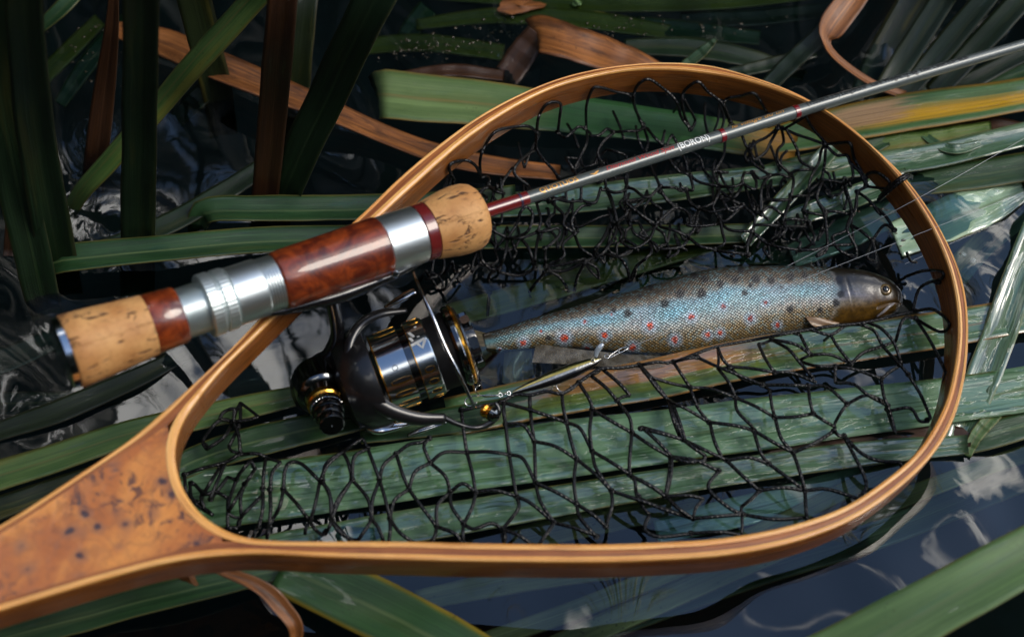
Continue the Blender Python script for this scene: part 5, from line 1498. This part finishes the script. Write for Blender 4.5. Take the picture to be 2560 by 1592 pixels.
# gear body, stem and foot
body = MB()
A0, A1 = Q(738, 985, -.010), Q(885, 945, -.006)
bx = (A1 - A0); bl = float(np.linalg.norm(bx))
body.lathe([(-.06 * bl, 8 * rk), (0, 40 * rk), (.2 * bl, 68 * rk), (.5 * bl, 84 * rk), (.8 * bl, 92 * rk), (bl, 88 * rk)], A0, bx, rcp, 48)
gear = body.build('gear_body', BLK2, REEL, auto=60)
kb0 = Q(800, 966, .002)
def knob(name, prof, mat, wob=None, seg=64, auto=30, parent=gear): return rlathe(name, prof, mat, o=kb0, ax=rb, e1=ra, seg=seg, auto=auto, wob=wob, parent=parent)
knob('side_cover', [(-40, 64), (20, 64), (32, 62), (38, 57), (42, 48), (60, 44)], CHROME)
knob('gold_collar', [(58, 41), (60, 45), (74, 45), (78, 41)], GOLD)
knob('knurled_ring', [(78, 37), (79, 40), (96, 40), (98, 37)], STEEL, wob=lambda t, w: .03 * (1 if int(w * 60 / 6.283) % 2 else 0), seg=240)
knob('screw_cap', [(98, 40), (106, 41), (112, 39), (114, 35), (126, 36), (134, 34), (136, 31), (150, 32), (158, 31), (160, 28), (160, 3), (158, .3)], CHROME)
mb = MB()
mb.tube([E0 + RA * tx(800) + rn * 64 * rk, Q(838, 792, .020), Q(842, 850, .008), Q(818, 905, -.002), Q(800, 950, -.008)], [20 * rk, 18 * rk, 18 * rk, 24 * rk, 36 * rk], 12, 40, flat=.8)
mb.build('stem', BLK, REEL)
mb = MB()
foot = []
for q, o_ in ((640, 71), (690, 78), (760, 82), (820, 86), (900, 83), (970, 79), (1030, 72)):
    cc = E0 + RA * tx(q); foot.append(cc + (rn * .96 + rb * .28) * o_ * mpp(cc))
mb.tube(foot, [6 * rk, 12 * rk, 17 * rk, 20 * rk, 17 * rk, 12 * rk, 6 * rk], 12, 40)
mb.build('foot', BLK, REEL)
fs = Q(960, 697, 0); cc = E0 + RA * tx(960); fs = cc + (rdn * .95 + rcp * .55) * 80 * rk
rlathe('foot_screw', [(-6, 9), (0, 9), (2.5, 7), (3, 3), (2, .2)], STEEL, o=fs, ax=rcp * .9 + rdn * .3, e1=ra, seg=28)

# ------------------------------------------------------------------ lure and lines
LURE = thing('minnow_lure', 'small gold and black minnow lure with clear lip lying on the net', 'fishing lure')
def build_lure():
    a, b = P(1281, 981, .0125), P(1503, 897, .0145)
    ax = b - a; L = float(np.linalg.norm(ax)); ax /= L
    c = CAM - a; c -= ax * (c @ ax); c /= np.linalg.norm(c)
    u = np.cross(ax, c); u *= 1 if u[1] > 0 else -1
    c2 = c * .95 + u * .2; c2 /= np.linalg.norm(c2); u2 = u * .95 - c * .2; u2 /= np.linalg.norm(u2)
    n, seg = 60, 40
    v, col, f = [], [], []
    for i in range(n):
        s = i / (n - 1)
        r = float(np.interp(s, [0, .05, .2, .45, .7, .88, .96, 1], [.0004, .0010, .0022, .0034, .0033, .0023, .0013, .0003]))
        for k in range(seg):
            w = 2 * math.pi * k / seg
            p = a + ax * L * s + u2 * (r * 1.05 * math.sin(w)) + c2 * (r * .72 * math.cos(w)) - u2 * .0004 * math.sin(s * 3.1)
            v.append(p)
            h = math.sin(w)
            g = mnoise.noise(Vector((s * 40, h * 6, 0)))
            if h > .55 + .1 * g: q = (.012, .018, .008)
            elif h > .05 + .08 * g: q = (.50, .38, .07) if h < .38 else (.14, .14, .03)
            elif h > -.22: q = (.30, .31, .30)
            else: q = (.010, .010, .011)
            col.append(q)
    for i in range(n - 1):
        for k in range(seg):
            k2 = (k + 1) % seg
            f.append((i * seg + k, (i + 1) * seg + k, (i + 1) * seg + k2, i * seg + k2))
    m, nt, bs = new_mat('lure_foil')
    nt.put(bs.inputs['Base Color'], nt.n('ShaderNodeVertexColor', layer_name='foil').outputs[0])
    bs.inputs['Metallic'].default_value = .7; bs.inputs['Roughness'].default_value = .28; bs.inputs['Coat Weight'].default_value = 1
    nt.put(bs.inputs['Normal'], nt.bump(nt.noise(nt.n('ShaderNodeTexCoord').outputs['Object'], 1400.0, 2), .4, .0003))
    mesh_obj('lure_body', v, f, m, LURE, cols={'foil': col})
    e = a + ax * L * .905 + c2 * .00165 + u2 * .0004
    mb = MB(); mb.lathe([(-.0006, .0012), (.0001, .0012), (.0003, .0009)], e, c2, ax, 20)
    eye = mb.build('eye', plain('lure_eye', (.45, .40, .22), .2, .5, 1), LURE)
    mb = MB(); mb.lathe([(0, .0007), (.0005, .00065), (.0006, .0001)], e, c2, ax, 16)
    mb.build('pupil', BLK, eye)
    mb = MB()
    lp = [P(1489, 893, .0150), P(1492, 879, .0165), P(1500, 867, .018), P(1508, 859, .0185)]
    mb.tube(lp, [.0008, .0013, .0014, .0008], 8, 12, flat=.35)
    mb.build('lure_lip', plain('clear_lip', (.35, .40, .45), .1, .3, 1), LURE)
    def ring(cx, cy, z, r, axis, wire=.00022):
        q = P(cx, cy, z); k = axis / np.linalg.norm(axis)
        e1 = np.cross(k, [.3, .5, .8]); e1 /= np.linalg.norm(e1); e2 = np.cross(k, e1)
        return [q + (e1 * math.cos(w) + e2 * math.sin(w)) * r for w in np.linspace(0, 6.283, 22)], wire
    mb = MB()
    p, w = ring(1517, 891, .0148, .0011, c * .8 + u * .5); mb.tube(p, .00026, 6)
    mb.build('split_ring', STEEL, LURE)
    mb = MB()
    sn = [(1521, 893), (1531, 884), (1549, 873), (1561, 868), (1571, 869), (1564, 875), (1547, 883), (1533, 890), (1524, 894)]
    mb.tube([P(x, y, .0150) for x, y in sn], .00024, 6, 40)
    mb.tube([P(1546, 871, .0153), P(1548, 884, .0153)], .00022, 6, 4)
    mb.build('snap', STEEL, LURE)
    mb = MB()
    for cx, cy, ax2 in ((1272, 983, c), (1262, 985, u), (1251, 987, c)):
        p, w = ring(cx, cy, .0125, .0009, ax2 + ax * .3); mb.tube(p, .00022, 6)
    mb.build('tail_ring', STEEL, LURE)
    mb = MB()
    mb.tube([P(1246, 988, .0125), P(1215, 988, .0125), P(1180, 990, .012), P(1163, 1000, .011), P(1166, 1012, .010), P(1180, 1014, .010), P(1192, 1007, .0115)], .00028, 6, 30)
    mb.tube([P(1246, 988, .0125), P(1218, 992, .010), P(1196, 985, .008), P(1188, 972, .008), P(1200, 962, .009)], .00028, 6, 30)
    mb.build('tail_hook', STEEL, LURE)
    mb = MB()
    mb.tube([P(1385, 945, .012), P(1392, 968, .009), P(1405, 980, .008), P(1418, 978, .008), P(1428, 964, .010)], .00026, 6, 30)
    mb.tube([P(1385, 945, .012), P(1380, 970, .007), P(1366, 980, .005), P(1356, 968, .006)], .00026, 6, 30)
    mb.build('belly_hook', STEEL, LURE)
build_lure()

def fline(label, pts, r=.00010, sag=.0):
    mb = MB(); mb.tube([P(*q) for q in pts], r, 5, 40)
    o = mb.build('fishing_line', LINE_M, None)
    tag(o, label, 'fishing line', 'stretches of clear fishing line')
LINE_M = plain('clear_line', (.42, .44, .46), .25, 0, .6)
fline('thin clear line from the lure snap up across the right rim', [(1570, 869, .0152), (1700, 818, .0165), (1900, 740, .0195), (2100, 662, .025), (2342, 567, .0355), (2460, 520, .037), (2620, 457, .039)])
fline('thin clear line from the back of the trout to the upper right', [(1949, 675, .0095), (2120, 588, .020), (2287, 500, .0375), (2420, 427, .038), (2620, 312, .040)])
fline('faint clear line on the water just right of the rim', [(2262, 660, .001), (2350, 621, .0015), (2450, 577, .0015), (2520, 548, .0012)], .00008)

# ------------------------------------------------------------------ small things on the water
GLASSY, _nt, _b = new_mat('bubble_film')
_b.inputs['Base Color'].default_value = (.6, .7, .7, 1); _b.inputs['Roughness'].default_value = .02; _b.inputs['Alpha'].default_value = .22
_b.inputs['Coat Weight'].default_value = 1.0
for i, (x, y, r, lb) in enumerate(((2500, 464, 9, 'bigger bubble at the top of the row by the mint leaf'), (2490, 478, 9, 'second bubble of the row by the mint leaf'), (2478, 492, 5, 'small bubble near the lower end of the row'),
                          (2477, 501, 4, 'smallest bubble at the lower end of the row'), (2531, 444, 5, 'bubble apart from the row at the leaf tip'), (2408, 637, 8, 'bubble on the water just right of the rim'),
                          (2432, 652, 10, 'flat bubble touching the drowned leaf right of the rim'))):
    mb = MB(); p = P(x, y, .0004); k = mpp(p)
    mb.ball(p, r * k, 16, 9, 0, (1, 1, .75))
    tag(mb.build('water_bubble', GLASSY, None), lb, 'bubble', 'bubbles on the water')
def scrap(name, label, cat, cx, cy, rx, ry, ang, z, mat, grp=None, lobes=0):
    v, f, uvs = [], [], []
    n = 26
    for ringr in (1.0, .6, .0):
        for k in range(n):
            w = 2 * math.pi * k / n
            rr = ringr * (1 + .12 * math.sin(3 * w + 1) + .08 * random.uniform(-1, 1))
            x, y = rx * rr * math.cos(w), ry * rr * math.sin(w) * (1 - .35 * math.cos(w))
            v.append(P(cx + x * math.cos(ang) - y * math.sin(ang), cy + x * math.sin(ang) + y * math.cos(ang), z + .0012 * (1 - ringr) + .0006 * math.sin(2 * w)))
            uvs.append((.5 + .5 * ringr * math.sin(w), .01 * ringr * math.cos(w)))
    for j in range(2):
        for k in range(n):
            k2 = (k + 1) % n
            f.append((j * n + k, j * n + k2, (j + 1) * n + k2, (j + 1) * n + k))
    M = len(v); v += [q - np.array([0, 0, .0005]) for q in v]
    f += [tuple(i + M for i in q[::-1]) for q in f]
    o = mesh_obj(name, v, f, LM[mat] if isinstance(mat, str) else mat, uvs=uvs + uvs)
    tag(o, label, cat, grp)
scrap('dead_leaf', 'small brown leaf floating at the top centre edge', 'dead leaf', 1300, 14, 58, 20, -.05, .001, 'brown')
scrap('duckweed', 'tiny bright green floating leaf at the top edge', 'water plant', 1442, 6, 12, 9, .2, .0012, 'fresh')
scrap('dead_leaf', 'curled brown stem scrap hanging below the bottom rim', 'dead leaf', 470, 1440, 30, 16, .7, .03, 'brown')
leaf('blurred brown dead stalk bending below the bottom rim', 'brown', [(500, 1408, 18, .030), (560, 1428, 26, .030), (640, 1462, 36, .026), (690, 1500, 44, .022), (735, 1560, 40, .016), (745, 1620, 30, .01)], fold=.3, group=G_DEAD, wav=.2)
# flecks of plant litter on the surface
def litter():
    mb = MB(); r = random.Random(5)
    for cx, cy, sx, sy, n in ((1270, 90, 60, 16, 60), (1420, 75, 90, 10, 70), (1090, 110, 50, 14, 46), (1040, 130, 40, 12, 34), (2150, 500, 60, 30, 24), (1250, 55, 30, 10, 24), (1700, 60, 120, 20, 40),
                              (260, 130, 50, 40, 50), (1560, 700, 220, 30, 30), (2330, 640, 60, 60, 14), (1960, 160, 80, 40, 20)):
        for k in range(n):
            p = P(cx + r.gauss(0, sx), cy + r.gauss(0, sy), .0004)
            s = r.uniform(.0002, .0008)
            mb.ball(p, s, 5, 3, .9, (r.uniform(.8, 2.2), r.uniform(.5, 1.2), .5))
    o = mb.build('plant_litter', plain('litter', (.05, .035, .015), .3, 0, .8), None)
    o['kind'] = 'stuff'; o['label'] = 'wet flecks of plant litter floating on the dark water'; o['category'] = 'litter'
litter()
